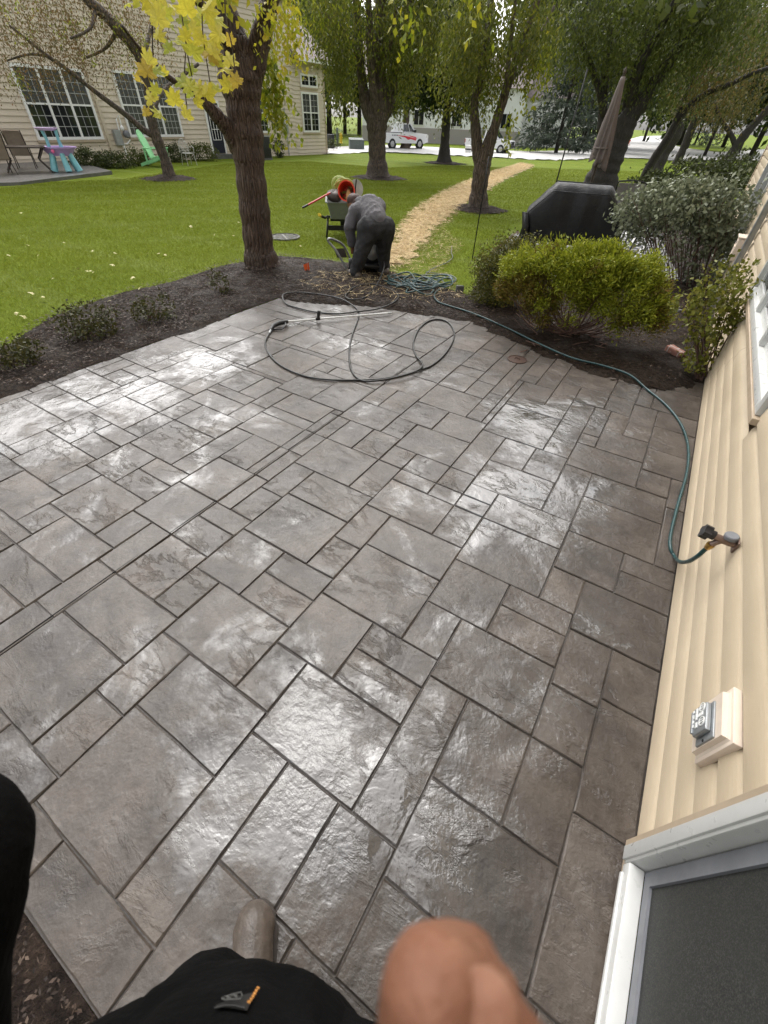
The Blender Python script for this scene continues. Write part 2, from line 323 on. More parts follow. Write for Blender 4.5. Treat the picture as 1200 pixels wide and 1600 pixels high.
# ------------------------------------------------------------------ mesh helpers
class MB:
    def __init__(s): s.v = []; s.f = []
    def add(s, v, f):
        k = len(s.v); s.v += [tuple(map(float, p)) for p in v]; s.f += [tuple(k+i for i in q) for q in f]; return s
    def bx(s, x0, x1, y0, y1, z0, z1):
        return s.add([(x0, y0, z0), (x1, y0, z0), (x1, y1, z0), (x0, y1, z0), (x0, y0, z1), (x1, y0, z1), (x1, y1, z1), (x0, y1, z1)],
                     [(0, 3, 2, 1), (4, 5, 6, 7), (0, 1, 5, 4), (1, 2, 6, 5), (2, 3, 7, 6), (3, 0, 4, 7)])
    def bev(s, x0, x1, y0, y1, z0, z1, b):
        bm = bmesh.new(); bmesh.ops.create_cube(bm, size=1)
        for v in bm.verts: v.co = Vector(((x0+x1)/2+v.co.x*(x1-x0), (y0+y1)/2+v.co.y*(y1-y0), (z0+z1)/2+v.co.z*(z1-z0)))
        bmesh.ops.bevel(bm, geom=bm.edges[:], offset=b, segments=2, affect='EDGES', profile=.5)
        bm.verts.index_update(); s.add([v.co[:] for v in bm.verts], [[v.index for v in f.verts] for f in bm.faces]); bm.free(); return s
    def tube(s, pts, r, n=8, cap=True, flat=1.):
        pts = [np.asarray(p, float) for p in pts]; m = len(pts)
        if isinstance(r, (int, float)): r = [r]*m
        u = None; V = []
        for i in range(m):
            t = pts[min(i+1, m-1)]-pts[max(i-1, 0)]; t = t/(np.linalg.norm(t)+1e-12)
            if u is None:
                a = np.array([0, 0, 1.]) if abs(t[2]) < .9 else np.array([1., 0, 0]); u = np.cross(t, a)
            u = u-t*(u@t); u /= np.linalg.norm(u)+1e-12; q = np.cross(t, u)
            for k in range(n):
                a = 2*math.pi*k/n; V.append(pts[i]+r[i]*(math.cos(a)*u+flat*math.sin(a)*q))
        F = [(i*n+k, i*n+(k+1) % n, (i+1)*n+(k+1) % n, (i+1)*n+k) for i in range(m-1) for k in range(n)]
        if cap: F += [tuple(range(n))[::-1], tuple(range((m-1)*n, m*n))]
        return s.add(V, F)
    def lathe(s, prof, n=20, c=(0, 0, 0), ax=None, cap=True):
        V = [(r*math.cos(2*math.pi*k/n), r*math.sin(2*math.pi*k/n), z) for r, z in prof for k in range(n)]
        if ax is not None:
            q = Vector(ax).to_track_quat('Z', 'Y'); V = [tuple(q @ Vector(v)) for v in V]
        V = [(v[0]+c[0], v[1]+c[1], v[2]+c[2]) for v in V]; m = len(prof)
        F = [(i*n+k, i*n+(k+1) % n, (i+1)*n+(k+1) % n, (i+1)*n+k) for i in range(m-1) for k in range(n)]
        if cap: F += [tuple(range(n))[::-1], tuple(range((m-1)*n, m*n))]
        return s.add(V, F)
    def prism(s, poly, z0, z1):
        n = len(poly); V = [(x, y, z0) for x, y in poly]+[(x, y, z1) for x, y in poly]
        return s.add(V, [tuple(range(n))[::-1], tuple(range(n, 2*n))]+[(i, (i+1) % n, n+(i+1) % n, n+i) for i in range(n)])
    def loft(s, secs, cap=True):
        n = len(secs[0]); V = [p for q in secs for p in q]; m = len(secs)
        F = [(i*n+k, i*n+(k+1) % n, (i+1)*n+(k+1) % n, (i+1)*n+k) for i in range(m-1) for k in range(n)]
        if cap: F += [tuple(range(n))[::-1], tuple(range((m-1)*n, m*n))]
        return s.add(V, F)
    def tf(s, M, a=0):
        M = Matrix(M); s.v[a:] = [tuple(M @ Vector(p)) for p in s.v[a:]]; return s
    def sh(s, d): s.v = [(p[0]+d[0], p[1]+d[1], p[2]+d[2]) for p in s.v]; return s
    def mesh(s, name, fix=True):
        me = bpy.data.meshes.new(name); me.from_pydata(s.v, [], s.f)
        if fix:
            bm = bmesh.new(); bm.from_mesh(me); bmesh.ops.recalc_face_normals(bm, faces=bm.faces[:]); bm.to_mesh(me); bm.free()
        return me
def npmesh(name, V, F):
    V = np.asarray(V, np.float32); F = np.asarray(F, np.int32); me = bpy.data.meshes.new(name)
    me.vertices.add(len(V)); me.vertices.foreach_set('co', V.ravel()); k = F.shape[1]
    me.loops.add(F.size); me.loops.foreach_set('vertex_index', F.ravel())
    me.polygons.add(len(F)); me.polygons.foreach_set('loop_start', np.arange(0, F.size, k, dtype=np.int32))
    me.polygons.foreach_set('loop_total', np.full(len(F), k, np.int32)); me.update(calc_edges=True); return me
def obj(name, mb, mat, parent=None, smooth=False, loc=None, kind=None, label=None):
    me = mb.mesh(name) if isinstance(mb, MB) else mb
    if not me.materials: me.materials.append(MATS[mat])
    if smooth:
        me.polygons.foreach_set('use_smooth', [True]*len(me.polygons))
        if smooth != 'all': me.set_sharp_from_angle(angle=R(smooth if smooth is not True else 40))
    o = bpy.data.objects.new(name, me); C.objects.link(o)
    if parent is not None: o.parent = parent
    if loc is not None: o.location = loc
    if kind: o['kind'] = kind
    if label: o['label'] = label
    return o
def tag(o, label, cat, group=None):
    o['label'] = label; o['category'] = cat
    if group: o['group'] = group
    return o
def thing(name, label, cat, loc=(0, 0, 0), rotz=0., group=None):
    o = bpy.data.objects.new(name, None); C.objects.link(o); o.empty_display_size = .1
    o.location = tuple(loc); o.rotation_euler = (0, 0, rotz); return tag(o, label, cat, group)
def dup(root, loc, rotz=0., label=None, scale=None):
    def cp(o, par):
        c = o.copy(); C.objects.link(c)
        if par is not None: c.parent = par
        for ch in kids.get(o, ()): cp(ch, c)
        return c
    kids = {}
    for o in bpy.data.objects:
        if o.parent: kids.setdefault(o.parent, []).append(o)
    r = cp(root, None); r.location = tuple(loc); r.rotation_euler = (0, 0, rotz)
    if label: r['label'] = label
    if scale: r.scale = (scale,)*3 if isinstance(scale, (int, float)) else scale
    return r
def rel(p, o): return tuple(np.asarray(p, float)-np.asarray(o.location[:], float))
def spline(P, n=8):
    P = [np.asarray(p, float) for p in P]; out = []
    for i in range(len(P)-1):
        p0, p1, p2, p3 = P[max(i-1, 0)], P[i], P[i+1], P[min(i+2, len(P)-1)]
        for k in range(n):
            t = k/n; out.append(.5*((2*p1)+(p2-p0)*t+(2*p0-5*p1+4*p2-p3)*t*t+(3*p1-p0-3*p2+p3)*t**3))
    out.append(P[-1]); return out
def unit(a): return a/(np.linalg.norm(a, axis=-1, keepdims=True)+1e-9)
def leafq(P, L, W, d=None, spread=1.):
    """one diamond leaf per point; d = preferred direction of the leaf's length"""
    n = len(P); D = rng.normal(size=(n, 3))
    D = unit(unit(D)*spread+(np.asarray(d) if d is not None else 0)); S = unit(np.cross(D, rng.normal(size=(n, 3))))
    L = np.broadcast_to(np.asarray(L, float), (n,))[:, None]*rng.uniform(.7, 1.25, (n, 1)); W = np.broadcast_to(np.asarray(W, float), (n,))[:, None]*rng.uniform(.75, 1.2, (n, 1))
    N = np.cross(D, S)
    V = np.stack([P, P+D*L*.45+S*W*.5+N*W*.12, P+D*L, P+D*L*.45-S*W*.5+N*W*.12], 1).reshape(-1, 3)
    return V
def quads(n): return np.arange(4*n).reshape(n, 4)
def ell(n, c, r, shell=.0):
    p = unit(rng.normal(size=(n, 3)))*(rng.uniform(shell, 1, (n, 1))**(1/3 if shell == 0 else 1)); return np.asarray(c)+p*np.asarray(r)
def inpoly(X, Y, poly):
    c = np.zeros(X.shape, bool); n = len(poly)
    for i in range(n):
        x0, y0 = poly[i]; x1, y1 = poly[(i+1) % n]
        if y0 == y1: continue
        c ^= ((y0 > Y) != (y1 > Y)) & (X < (x1-x0)*(Y-y0)/(y1-y0)+x0)
    return c
def edged(X, Y, poly):
    d = np.full(X.shape, 1e9); n = len(poly)
    for i in range(n):
        a = np.array(poly[i]); b = np.array(poly[(i+1) % n]); e = b-a; L = e@e+1e-12
        t = np.clip(((X-a[0])*e[0]+(Y-a[1])*e[1])/L, 0, 1); d = np.minimum(d, np.hypot(X-a[0]-t*e[0], Y-a[1]-t*e[1]))
    return d
def fnoise(X, Y, s=1., seed=0):
    o = np.zeros(X.shape); r = np.random.default_rng(seed)
    for k in range(10):
        a = r.uniform(0, 2*math.pi); f = s*r.uniform(.5, 3.2); o += np.sin(f*(X*math.cos(a)+Y*math.sin(a))+r.uniform(0, 6.3))/(1+.5*k)
    return o/2.2
def patch(name, poly, mat, step, lift, bump=.0, fade=.15, seed=1, rag=.04, kind='structure', nscale=9.):
    """a sheet of soil, straw or the like lying on the ground, ragged at its edge"""
    P = np.array(poly); x = np.arange(P[:, 0].min(), P[:, 0].max()+step, step); y = np.arange(P[:, 1].min(), P[:, 1].max()+step, step)
    X, Y = np.meshgrid(x, y, indexing='ij'); X = X+rng.uniform(-.25, .25, X.shape)*step; Y = Y+rng.uniform(-.25, .25, Y.shape)*step
    ins = inpoly(X, Y, poly); d = edged(X, Y, poly)*np.where(ins, 1, -1)+fnoise(X, Y, 7., seed)*rag
    Z = gz(X, Y)+lift*np.clip(d/fade, -.6, 1)+bump*np.clip(d/.06, 0, 1)*(fnoise(X, Y, nscale, seed+3)+rng.uniform(-.5, .5, X.shape))
    keep = d > -.02; nx, ny = X.shape; idx = np.arange(nx*ny).reshape(nx, ny)
    q = keep[:-1, :-1] & keep[1:, :-1] & keep[1:, 1:] & keep[:-1, 1:]
    F = np.stack([idx[:-1, :-1][q], idx[1:, :-1][q], idx[1:, 1:][q], idx[:-1, 1:][q]], 1)
    V = np.stack([X, Y, Z], -1).reshape(-1, 3); used = np.unique(F); mp_ = np.zeros(len(V), int); mp_[used] = np.arange(len(used))
    o = obj(name, npmesh(name, V[used], mp_[F]), mat, smooth='all'); o['kind'] = kind; return o
def scatter(poly, n, jit=0.):
    P = np.array(poly); out = []
    while sum(map(len, out)) < n:
        X = rng.uniform(P[:, 0].min(), P[:, 0].max(), n*2); Y = rng.uniform(P[:, 1].min(), P[:, 1].max(), n*2); k = inpoly(X, Y, poly); out.append(np.stack([X[k], Y[k]], 1))
    return np.concatenate(out)[:n]
def stuff(name, V, mat, F=None, kind='stuff', **k):
    return obj(name, npmesh(name, V, quads(len(V)//4) if F is None else F), mat, kind=kind, **k)
G2 = lambda L: [tuple(at(x, y)[:2]) for x, y in L]

# ------------------------------------------------------------------ setting: ground
def axis(a, b, lo, hi, fine, grow):
    o = list(np.arange(lo, hi+1e-6, fine)); s_ = fine
    while o[-1] < b: s_ *= grow; o.append(o[-1]+s_)
    s_ = fine
    while o[0] > a: s_ *= grow; o.insert(0, o[0]-s_)
    return np.array(o)
gx = axis(-420, 400, -9, 3, .3, 1.12); gy = axis(-120, 620, -2, 14, .3, 1.12)
X, Y = np.meshgrid(gx, gy, indexing='ij')
ins = (X > -4.2) & (X < 12) & (Y > -8) & (Y < 5.25) & ~((X < .66) & (Y < -.75)); Z = gz(X, Y)-.012-.16*((X > -4.0) & (X < 12) & (Y > -1.6) & (Y < 5.0))
idx = np.arange(X.size).reshape(X.shape)
F = np.stack([idx[:-1, :-1], idx[1:, :-1], idx[1:, 1:], idx[:-1, 1:]], -1).reshape(-1, 4)
lawn = obj('lawn', npmesh('lawn', np.stack([X, Y, Z], -1).reshape(-1, 3), F), 'lawn_grass', smooth='all', kind='structure')
# patio slab, its stamped stones
XW = .6155                                    # plane of the near house wall
patio = obj('patio', MB().bx(-4.118, XW+.02, -.482, 4.66, -.30, -.0085).bx(-4.118, -.7, 4.66, 5.27, -.30, -.0085), 'joint_concrete', kind='structure')
STONES = """-4108,-3873,2519,3070;-4108,-3794,3538,3697;-3794,-3480,3538,3697;-3480,-3323,3538,3697;-4108,-3794,3697,3856;-4108,-3794,3856,4334;-3794,-3323,3697,3856;-3794,-3323,3856,4334;-4108,-3637,4334,4652;-3637,-3480,4334,4652;-3480,-3323,4334,4652;-4108,-3637,4652,4811;-4108,-3637,4811,5289;-3637,-3323,4652,4811;-3637,-3323,4811,5289;-3323,-3166,3538,3697;-3166,-2694,3538,3697;-3323,-3009,3697,4174;-3009,-2694,3697,4174;-2694,-2223,3538,3697;-2694,-2223,3697,4174;-3323,-3009,4174,4652;-3009,-2538,4174,4652;-2538,-2223,4174,4652;-3323,-3166,4652,4811;-3166,-2694,4652,4811;-3323,-3009,4811,5289;-3009,-2694,4811,5289;-2694,-2223,4652,4971;-2694,-2223,4971,5289;-4005,-3546,1263,1578;-3873,-3476,2519,3070;-3838,-3546,1578,1757;-3838,-3546,1757,1903;-3792,-3373,1014,1263;-3705,-3546,1903,2138;-3546,-3373,1263,1818;-3546,-3134,1818,2437;-3373,-3200,626,878;-3373,-3075,878,1191;-3373,-2943,1191,1485;-3373,-3134,1485,1818;-3200,-2755,562,878;-3134,-2943,1485,1818;-3134,-2943,1818,2385;-3075,-2755,878,1051;-3075,-2755,1051,1191;-3014,-2577,298,562;-2943,-2755,1191,1485;-2943,-2755,1485,1753;-2943,-2490,1753,1944;-2943,-2490,1944,2061;-2943,-2695,2061,2385;-2755,-2577,562,805;-2755,-2451,805,1114;-2755,-2312,1114,1485;-2755,-2312,1485,1753;-2695,-2490,2061,2385;-2577,-2125,481,805;-2490,-2312,1998,2308;-2451,-2125,805,974;-2451,-2125,974,1114;-2396,-1946,216,481;-2312,-2125,1114,1679;-2312,-1870,1679,1944;-2312,-1870,1944,2053;-2312,-1870,2053,2308;-2223,-1785,3538,3697;-2223,-1785,3697,4174;-2223,-1785,4174,4652;-2223,-1785,4652,4811;-2223,-1785,4811,5289;-2125,-1946,481,715;-2125,-1785,715,1035;-2125,-1785,1035,1352;-2125,-1870,1352,1679;-1946,-1785,-482,85;-1946,-1785,85,392;-1946,-1785,392,715;-1870,-1785,1352,1679;-1870,-1785,1679,1944;-1870,-1785,1944,2242;-1785,-1315,-242,129;-1785,-1315,129,392;-1785,-1493,392,715;-1785,-1493,715,897;-1785,-1493,897,1035;-1785,-1672,1035,1352;-1785,-1672,1352,1679;-1785,-1672,1679,1944;-1785,-1672,1944,2242;-1785,-1398,2871,3193;-1785,-1398,3193,3677;-1785,-1398,3677,3999;-1785,-1398,3999,4483;-1785,-1398,4483,4805;-1785,-1398,4805,5289;-1672,-1493,1035,1286;-1672,-1493,1286,1596;-1672,-1219,1596,1944;-1672,-1451,1944,2242;-1622,-1398,2545,2871;-1493,-1315,392,639;-1493,-1181,639,967;-1493,-1036,967,1334;-1493,-1036,1334,1596;-1451,-1219,1944,2242;-1398,-1219,2242,2492;-1398,-1098,2492,2805;-1398,-959,2805,3171;-1315,-1130,-242,0;-1315,-1130,0,311;-1315,-858,311,639;-1219,-1036,1596,1944;-1219,-1036,1944,2154;-1219,-775,2154,2492;-1181,-858,639,811;-1181,-858,811,967;-1140,-959,3457,3956;-1140,-959,3956,4456;-1140,-959,4456,4623;-1140,-959,4623,5123;-1140,-959,5123,5289;-1130,-679,-326,51;-1130,-679,51,311;-1098,-775,2492,2805;-1036,-858,967,1208;-1036,-858,1208,1525;-1036,-588,1525,1819;-1036,-775,1819,1944;-1036,-775,1944,2154;-942,-493,-482,-326;-858,-679,311,555;-858,-548,555,872;-858,-400,872,1259;-858,-400,1259,1525;-827,-672,3690,3850;-827,-672,3850,4170;-827,-672,4170,4489;-827,-672,4489,4969;-827,-672,4969,5289;-775,-588,1819,1944;-775,-588,1944,2154;-775,-588,2154,2712;-775,-311,2712,3207;-775,-311,3207,3372;-679,-493,-326,229;-679,-215,229,555;-672,-497,3690,4009;-672,-497,4009,4329;-672,-497,4329,4809;-672,-497,4809,5289;-588,-400,1525,1819;-588,-400,1819,1944;-588,-400,1944,2076;-588,-129,2076,2388;-588,-357,2388,2712;-548,-215,555,727;-548,-215,727,872;-497,-311,3372,3896;-497,-65,3896,4515;-497,-65,4515,4670;-497,-65,4670,5289;-493,-265,-98,229;-400,-215,872,1120;-400,-92,1120,1439;-400,56,1439,1819;-400,56,1819,2076;-357,-129,2388,2712;-311,-65,3596,3896;-265,-36,-98,229;-215,-36,229,795;-215,227,795,1120;-129,56,2076,2642;-129,325,2642,2962;-92,227,1120,1298;-92,227,1298,1439;-65,141,3596,3896;-65,141,3896,4206;-65,141,4206,4824;-65,141,4824,5289;-36,422,148,467;-36,227,467,795;-2,325,2962,3264;56,227,1439,1683;56,515,1998,2367;56,515,2367,2642;141,325,3264,3840;141,263,3840,4162;141,263,4162,4484;141,263,4484,4967;141,263,4967,5289;227,422,467,795;227,422,795,1045;227,422,1045,1354;263,592,4645,4806;263,592,4806,5289;325,515,2642,2890;325,619,2890,3200;325,619,3200,3558;364,619,1856,1998;422,619,148,640;422,619,640,1096;422,619,1096,1354;515,619,1998,2558;515,619,2558,2890;-4108,-3639,-482,114;-3639,-3483,-482,114;-3483,-3326,-482,114;-4108,-3639,114,562;-3639,-3326,114,562;-3326,-3014,-482,-34;-3326,-3014,-34,562;-4108,-3503,562,626;-3503,-3200,562,626;-4108,-4005,626,1105;-4108,-4005,1105,1265;-4108,-4005,1265,1584;-4108,-4005,1584,1903;-4005,-3838,1578,1903;-4108,-3705,1903,2519;-3705,-3546,2138,2519;-3546,-3476,2437,2519;-4108,-3623,3070,3538;-3623,-3461,3070,3538;-3461,-3137,3070,3538;-3137,-2814,3070,3538;-2814,-2490,3070,3538;-3476,-2984,2999,3070;-2984,-2490,2999,3070;-4005,-3847,626,1014;-3847,-3373,626,1014;-4005,-3792,1014,1263;-3476,-2984,2437,2999;-2984,-2490,2437,2999;-3014,-2404,-482,42;-3014,-2404,42,216;-2404,-1946,-482,42;-2404,-1946,42,216;-3014,-2396,216,298;-2577,-2396,298,481;-2490,-2138,2308,2769;-2138,-1785,2308,2769;-2490,-2314,2769,2923;-2314,-1785,2769,2923;-2490,-1962,2923,3076;-2490,-1962,3076,3538;-1962,-1785,2923,3538;-1870,-1785,2242,2308;-1785,-1457,-482,-242;-1457,-1130,-482,-242;-1130,-942,-482,-326;-1785,-1398,2242,2545;-1785,-1622,2545,2871;-1398,-1140,3171,3497;-1398,-1140,3497,3660;-1398,-1140,3660,4149;-1398,-1140,4149,4475;-1398,-1140,4475,4963;-1398,-1140,4963,5289;-1140,-959,3171,3457;-959,-827,2805,3302;-959,-827,3302,3799;-959,-827,3799,4129;-959,-827,4129,4295;-959,-827,4295,4792;-959,-827,4792,5289;-775,-497,3372,3690;-493,-176,-482,-98;-176,301,-482,-98;301,619,-482,-98;-36,455,-98,148;455,619,-98,148;-311,-129,2712,3242;-311,-129,3242,3596;-129,-2,2962,3120;-129,-2,3120,3596;-2,141,3264,3596;56,364,1683,1998;227,619,1354,1683;325,619,3558,3840;-2490,-2312,1753,1998;-3134,-2490,2385,2437;-827,-775,2805,3690;364,619,1683,1856;263,619,3840,4323;263,619,4323,4645;592,619,4645,5289"""
far = [(-4.12, 4.16)]+[tuple(gp(x, y)[:2]) for x, y in ((440, 460), (492, 460), (560, 463), (640, 474), (690, 478), (745, 496), (805, 524), (870, 552), (960, 584), (1040, 598))]+[(.64, 4.66), (.64, -.6), (-4.2, -.6)]
for q in STONES.split(';'):
    x0, x1, y0, y1 = [int(v)/1000 for v in q.split(',')]
    x0 = max(x0, -4.112); x1 = min(x1, XW+.006); y0 = max(y0, -.478); y1 = min(y1, 4.655 if x1 > -.7 else 5.26)
    if x1-x0 < .02 or y1-y0 < .02: continue
    cx, cy = (x0+x1)/2, (y0+y1)/2
    cn = np.array([(x0+.02, y0+.02), (x1-.02, y0+.02), (x1-.02, y1-.02), (x0+.02, y1-.02), (cx, cy)])
    if inpoly(cn[:, 0], cn[:, 1], far).sum() < 2: continue
    hx, hy = (x1-x0)/2-.0022, (y1-y0)/2-.0022
    if hx < .012 or hy < .012: continue
    nx, ny = max(2, int(hx*2/.06)), max(2, int(hy*2/.06)); ring = []
    for k in range(nx): ring.append((-hx+2*hx*k/nx, -hy))
    for k in range(ny): ring.append((hx, -hy+2*hy*k/ny))
    for k in range(nx): ring.append((hx-2*hx*k/nx, hy))
    for k in range(ny): ring.append((-hx, hy-2*hy*k/ny))
    dz = random.uniform(-.0015, .0015); tx, ty = random.uniform(-.0015, .0015), random.uniform(-.0015, .0015)
    lo, mid, top = [], [], []; b = .0045
    for (px, py) in ring:
        j = random.uniform(-.0018, .0016)
        lo.append((px+j, py+j, -.016)); mid.append((px+j, py+j, -.0048+random.uniform(-.0012, .001)))
        sx, sy = (hx-b-j)/hx, (hy-b-j)/hy; top.append((px*sx, py*sy, dz+px/hx*tx+py/hy*ty))
    m = MB().loft([lo, mid, top], cap=False); n = len(ring); m.f.append(tuple(range(2*n, 3*n)))
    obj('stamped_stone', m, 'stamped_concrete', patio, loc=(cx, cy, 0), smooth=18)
# saw cut across the patio
a, b_ = gp(0, 1027), gp(640, 561)
obj('saw_cut', MB().bx(-1.8015, -1.7985, -.47, 3.3, -.004, .0016), 'dark_hole', patio)
# beds of mulch and mud
bedL = [(-4.095, -.9), (-4.095, 4.03)]+[tuple(gp(x, y)[:2]) for x, y in ((500, 475), (560, 478), (640, 489), (690, 496), (740, 508), (780, 520))]+G2([(780, 470), (735, 462), (700, 450), (650, 438), (615, 424), (560, 412), (500, 405), (440, 400), (390, 405), (330, 420), (270, 440), (200, 455), (130, 476), (70, 498), (0, 545)])+[(-6.4, .6), (-6.6, -.9)]
bedR = [tuple(gp(x, y)[:2]) for x, y in ((740, 507), (805, 535), (870, 563), (960, 597), (1040, 611))]+[(.613, 4.55), (.613, 12)]+G2([(1120, 300), (1000, 300), (985, 340), (1000, 398), (935, 420), (860, 430), (790, 405), (752, 420), (735, 465)])
patch('mulch_bed', bedL, 'mulch_soil', .04, .030, .012, .22, 3)
patch('mulch_bed', bedR, 'mulch_soil', .04, .032, .013, .22, 8)
bedB = [(-4.4, -.46), (-.1, -.46), (-.1, -2.2), (-4.4, -2.2)]
X, Y = np.meshgrid(np.linspace(-4.4, -.1, 150), np.linspace(-2.2, -.4835, 60), indexing='ij'); idx = np.arange(X.size).reshape(X.shape)
Z = -.012+.006*(fnoise(X, Y, 14., 5)+rng.uniform(-.6, .6, X.shape))
obj('mulch_bed', npmesh('mulch_bed', np.stack([X, Y, Z], -1).reshape(-1, 3), np.stack([idx[:-1, :-1], idx[1:, :-1], idx[1:, 1:], idx[:-1, 1:]], -1).reshape(-1, 4)), 'bark_mulch', smooth='all', kind='structure')
def chips(poly, n, L, W, mat, name, lift=.012, flat=.25):
    q = scatter(poly, n); P = np.c_[q, gz(q[:, 0], q[:, 1])+lift+rng.uniform(0, .02, n)]
    V = leafq(P, L, W); c = V.reshape(n, 4, 3); c[:, :, 2] = P[:, 2:3]+(c[:, :, 2]-P[:, 2:3])*flat+.004
    return stuff(name, c.reshape(-1, 3), mat)
chips(bedL, 15000, .036, .015, 'mulch_chip', 'mulch_chips', .030)
chips(bedR, 9000, .036, .015, 'mulch_chip', 'mulch_chips', .032)
chips([(-2.2, -.49), (-.2, -.49), (-.2, -1.4), (-2.2, -1.4)], 9000, .018, .009, 'mulch_chip', 'mulch_chips', .010)
# straw walk through the lawn
pc = [((608, 418), 46), ((632, 385), 46), ((652, 356), 52), ((678, 330), 60), ((715, 306), 58), ((752, 286), 48), ((788, 270), 36), ((812, 262), 26), ((824, 257), 20)]
Lp = G2([(x-w_/2, y-(2 if i else 0)) for i, ((x, y), w_) in enumerate(pc)]); Rp = G2([(x+w_/2, y+(2 if i else 0)) for i, ((x, y), w_) in enumerate(pc)])
path = Lp+Rp[::-1]
patch('straw_path', path, 'straw_ground', .08, .02, .016, .2, 2, rag=.22)
def straws(poly, n, L, W, mat, lift, name='straw'):
    q = scatter(poly, n); P = np.c_[q, gz(q[:, 0], q[:, 1])+lift+rng.uniform(0, .035, n)]
    c = leafq(P, L, W).reshape(n, 4, 3); c[:, :, 2] = P[:, 2:3]+(c[:, :, 2]-P[:, 2:3])*.2; return stuff(name, c.reshape(-1, 3), mat)
straws(path, 22000, .20, .020, 'straw', .03)
wide = [(x, y) for x, y in G2([(555, 425), (590, 395), (640, 365), (700, 318), (730, 318), (695, 360), (720, 385), (700, 412), (690, 430), (730, 470), (640, 478), (540, 470), (470, 450), (490, 432)])]
straws(wide, 2300, .15, .009, 'straw', .03)
straws(wide, 1600, .12, .009, 'dry_straw_dirty', .03)
# street
st = G2([(500, 243), (545, 240), (600, 239), (690, 243), (760, 246), (850, 251), (905, 251), (960, 247), (1010, 249), (1075, 253), (1130, 250), (1200, 252), (1300, 262)])+G2([(1300, 240), (1200, 233), (1120, 238), (1075, 232), (1050, 226), (1065, 218), (1040, 212), (1000, 213), (960, 224), (900, 235), (820, 237), (740, 234), (690, 231), (600, 227), (540, 229), (500, 231)])
patch('street', st, 'street_concrete', .55, .06, 0, .3, 4, rag=0)
# grass blades on the lawn that lies near
mow = G2([(-60, 560), (0, 548), (70, 500), (130, 478), (200, 458), (270, 441), (330, 422), (400, 405), (480, 400), (560, 408), (610, 400), (640, 355), (700, 305), (790, 262), (700, 258), (600, 262), (480, 252), (350, 256), (190, 280), (80, 284), (-60, 300)])
def blades(poly, n, Lh, Wd, far=0):
    q = scatter(poly, n); d = np.hypot(q[:, 0], q[:, 1]); k = rng.uniform(0, 1, n) < np.clip((9/d)**1.1, .05, 1); q = q[k]; d = d[k]; n = len(q)
    sc = np.clip(d/8, .8, 3.2)
    P = np.c_[q, gz(q[:, 0], q[:, 1])-.012]; lean = rng.normal(size=(n, 2))*.55
    D = unit(np.c_[lean, np.ones(n)]); S = unit(np.cross(D, np.c_[rng.normal(size=(n, 2)), np.zeros(n)])); H_ = rng.uniform(.6, 1.2, (n, 1))*Lh; W_ = (Wd*sc)[:, None]
    B = D*H_; tip = P+B+np.c_[lean, -.3*np.ones(n)]*H_*.35
    V = np.stack([P-S*W_*.5, P+S*W_*.5, tip], 1).reshape(-1, 3)
    return V, np.arange(3*n).reshape(n, 3)
V, F = blades(mow, 520000, .055, .006)
stuff('grass', V, 'grass_blade', F)
mow2 = G2([(640, 400), (690, 345), (760, 300), (830, 262), (1000, 268), (1000, 300), (960, 330), (800, 350), (745, 415), (735, 465), (690, 430)])
V, F = blades(mow2, 130000, .055, .006)
stuff('grass', V, 'grass_blade', F)
# ------------------------------------------------------------------ the near house on the right
house = thing('house', 'cream vinyl sided house wall along the wet stone patio', 'house', (XW, 1, 0))
HX, HY = XW, 1.
def hob(name, mb, mat, par=house, **k): return obj(name, mb.sh((-HX, -HY, 0)), mat, par, **k)
def lap(y0, y1, z0, hgt=.11):
    P = [(.030, z0+hgt+.004), (.029, z0+hgt*.975), (.0215, z0+hgt*.90), (.0110, z0+hgt*.80), (.0045, z0+hgt*.66), (.0018, z0+hgt*.36), (.0004, z0+.010), (.0010, z0+.003), (.004, z0), (.030, z0)]
    m = MB(); n = len(P)
    m.add([(XW+x, y, z) for y in (y0, y1) for x, z in P], [(i, i+1, n+i+1, n+i) for i in range(n-1)]+[tuple(range(n)), tuple(range(n, 2*n))[::-1]])
    return m
SEAM = [4.62, 4.50, 4.30, 4.12, 3.98, 3.84]
for i in range(20):
    z0 = .006+.11*i+.006*min(i, 1); sm = SEAM[i] if i < 6 else 3.9
    iv = [(.668, sm), (sm+.003, 7.34+.13*(i % 3)), (7.343+.13*(i % 3), 9.1), (11.5, 15.0)]
    for a, b_ in iv:
        parts = [(a, b_)]
        if .60 < z0+.05 < 2.05:
            parts = []
            if a < 2.49: parts.append((a, min(b_, 2.49)))
            if b_ > 5.02: parts.append((max(a, 5.02), b_))
        for c0, c1 in parts:
            if c1-c0 > .05: hob('siding_board', lap(c0, c1, z0), 'vinyl_siding', smooth=28)
hob('wall', MB().bx(XW+.0315, XW+7, .66, 2.5, 0, 5.4).bx(XW+.0315, XW+7, 5.0, 9.1, 0, 5.4).bx(XW+.0315, XW+7, 11.5, 15, -.3, 5.4).bx(XW+.12, XW+7, 2.5, 5.0, 0, 5.4).bx(XW+.12, XW+7, 9.1, 11.5, -.3, 5.4).bx(XW+.16, XW+7, -1.4, .66, 0, 5.4).bx(XW+.022, XW+7, -7, -1.4, 0, 5.4).bx(XW+.022, XW+.12, -1.4, .66, 2.16, 5.4), 'vinyl_siding')
hob('upper_siding', MB().bx(XW, XW+.022, .66, 15, 2.215, 5.4).bx(XW, XW+.022, -7, -1.4, 0, 5.4), 'vinyl_siding')
hob('foundation', MB().bx(XW+.012, XW+.5, .64, 15, -.4, .006), 'joint_concrete')
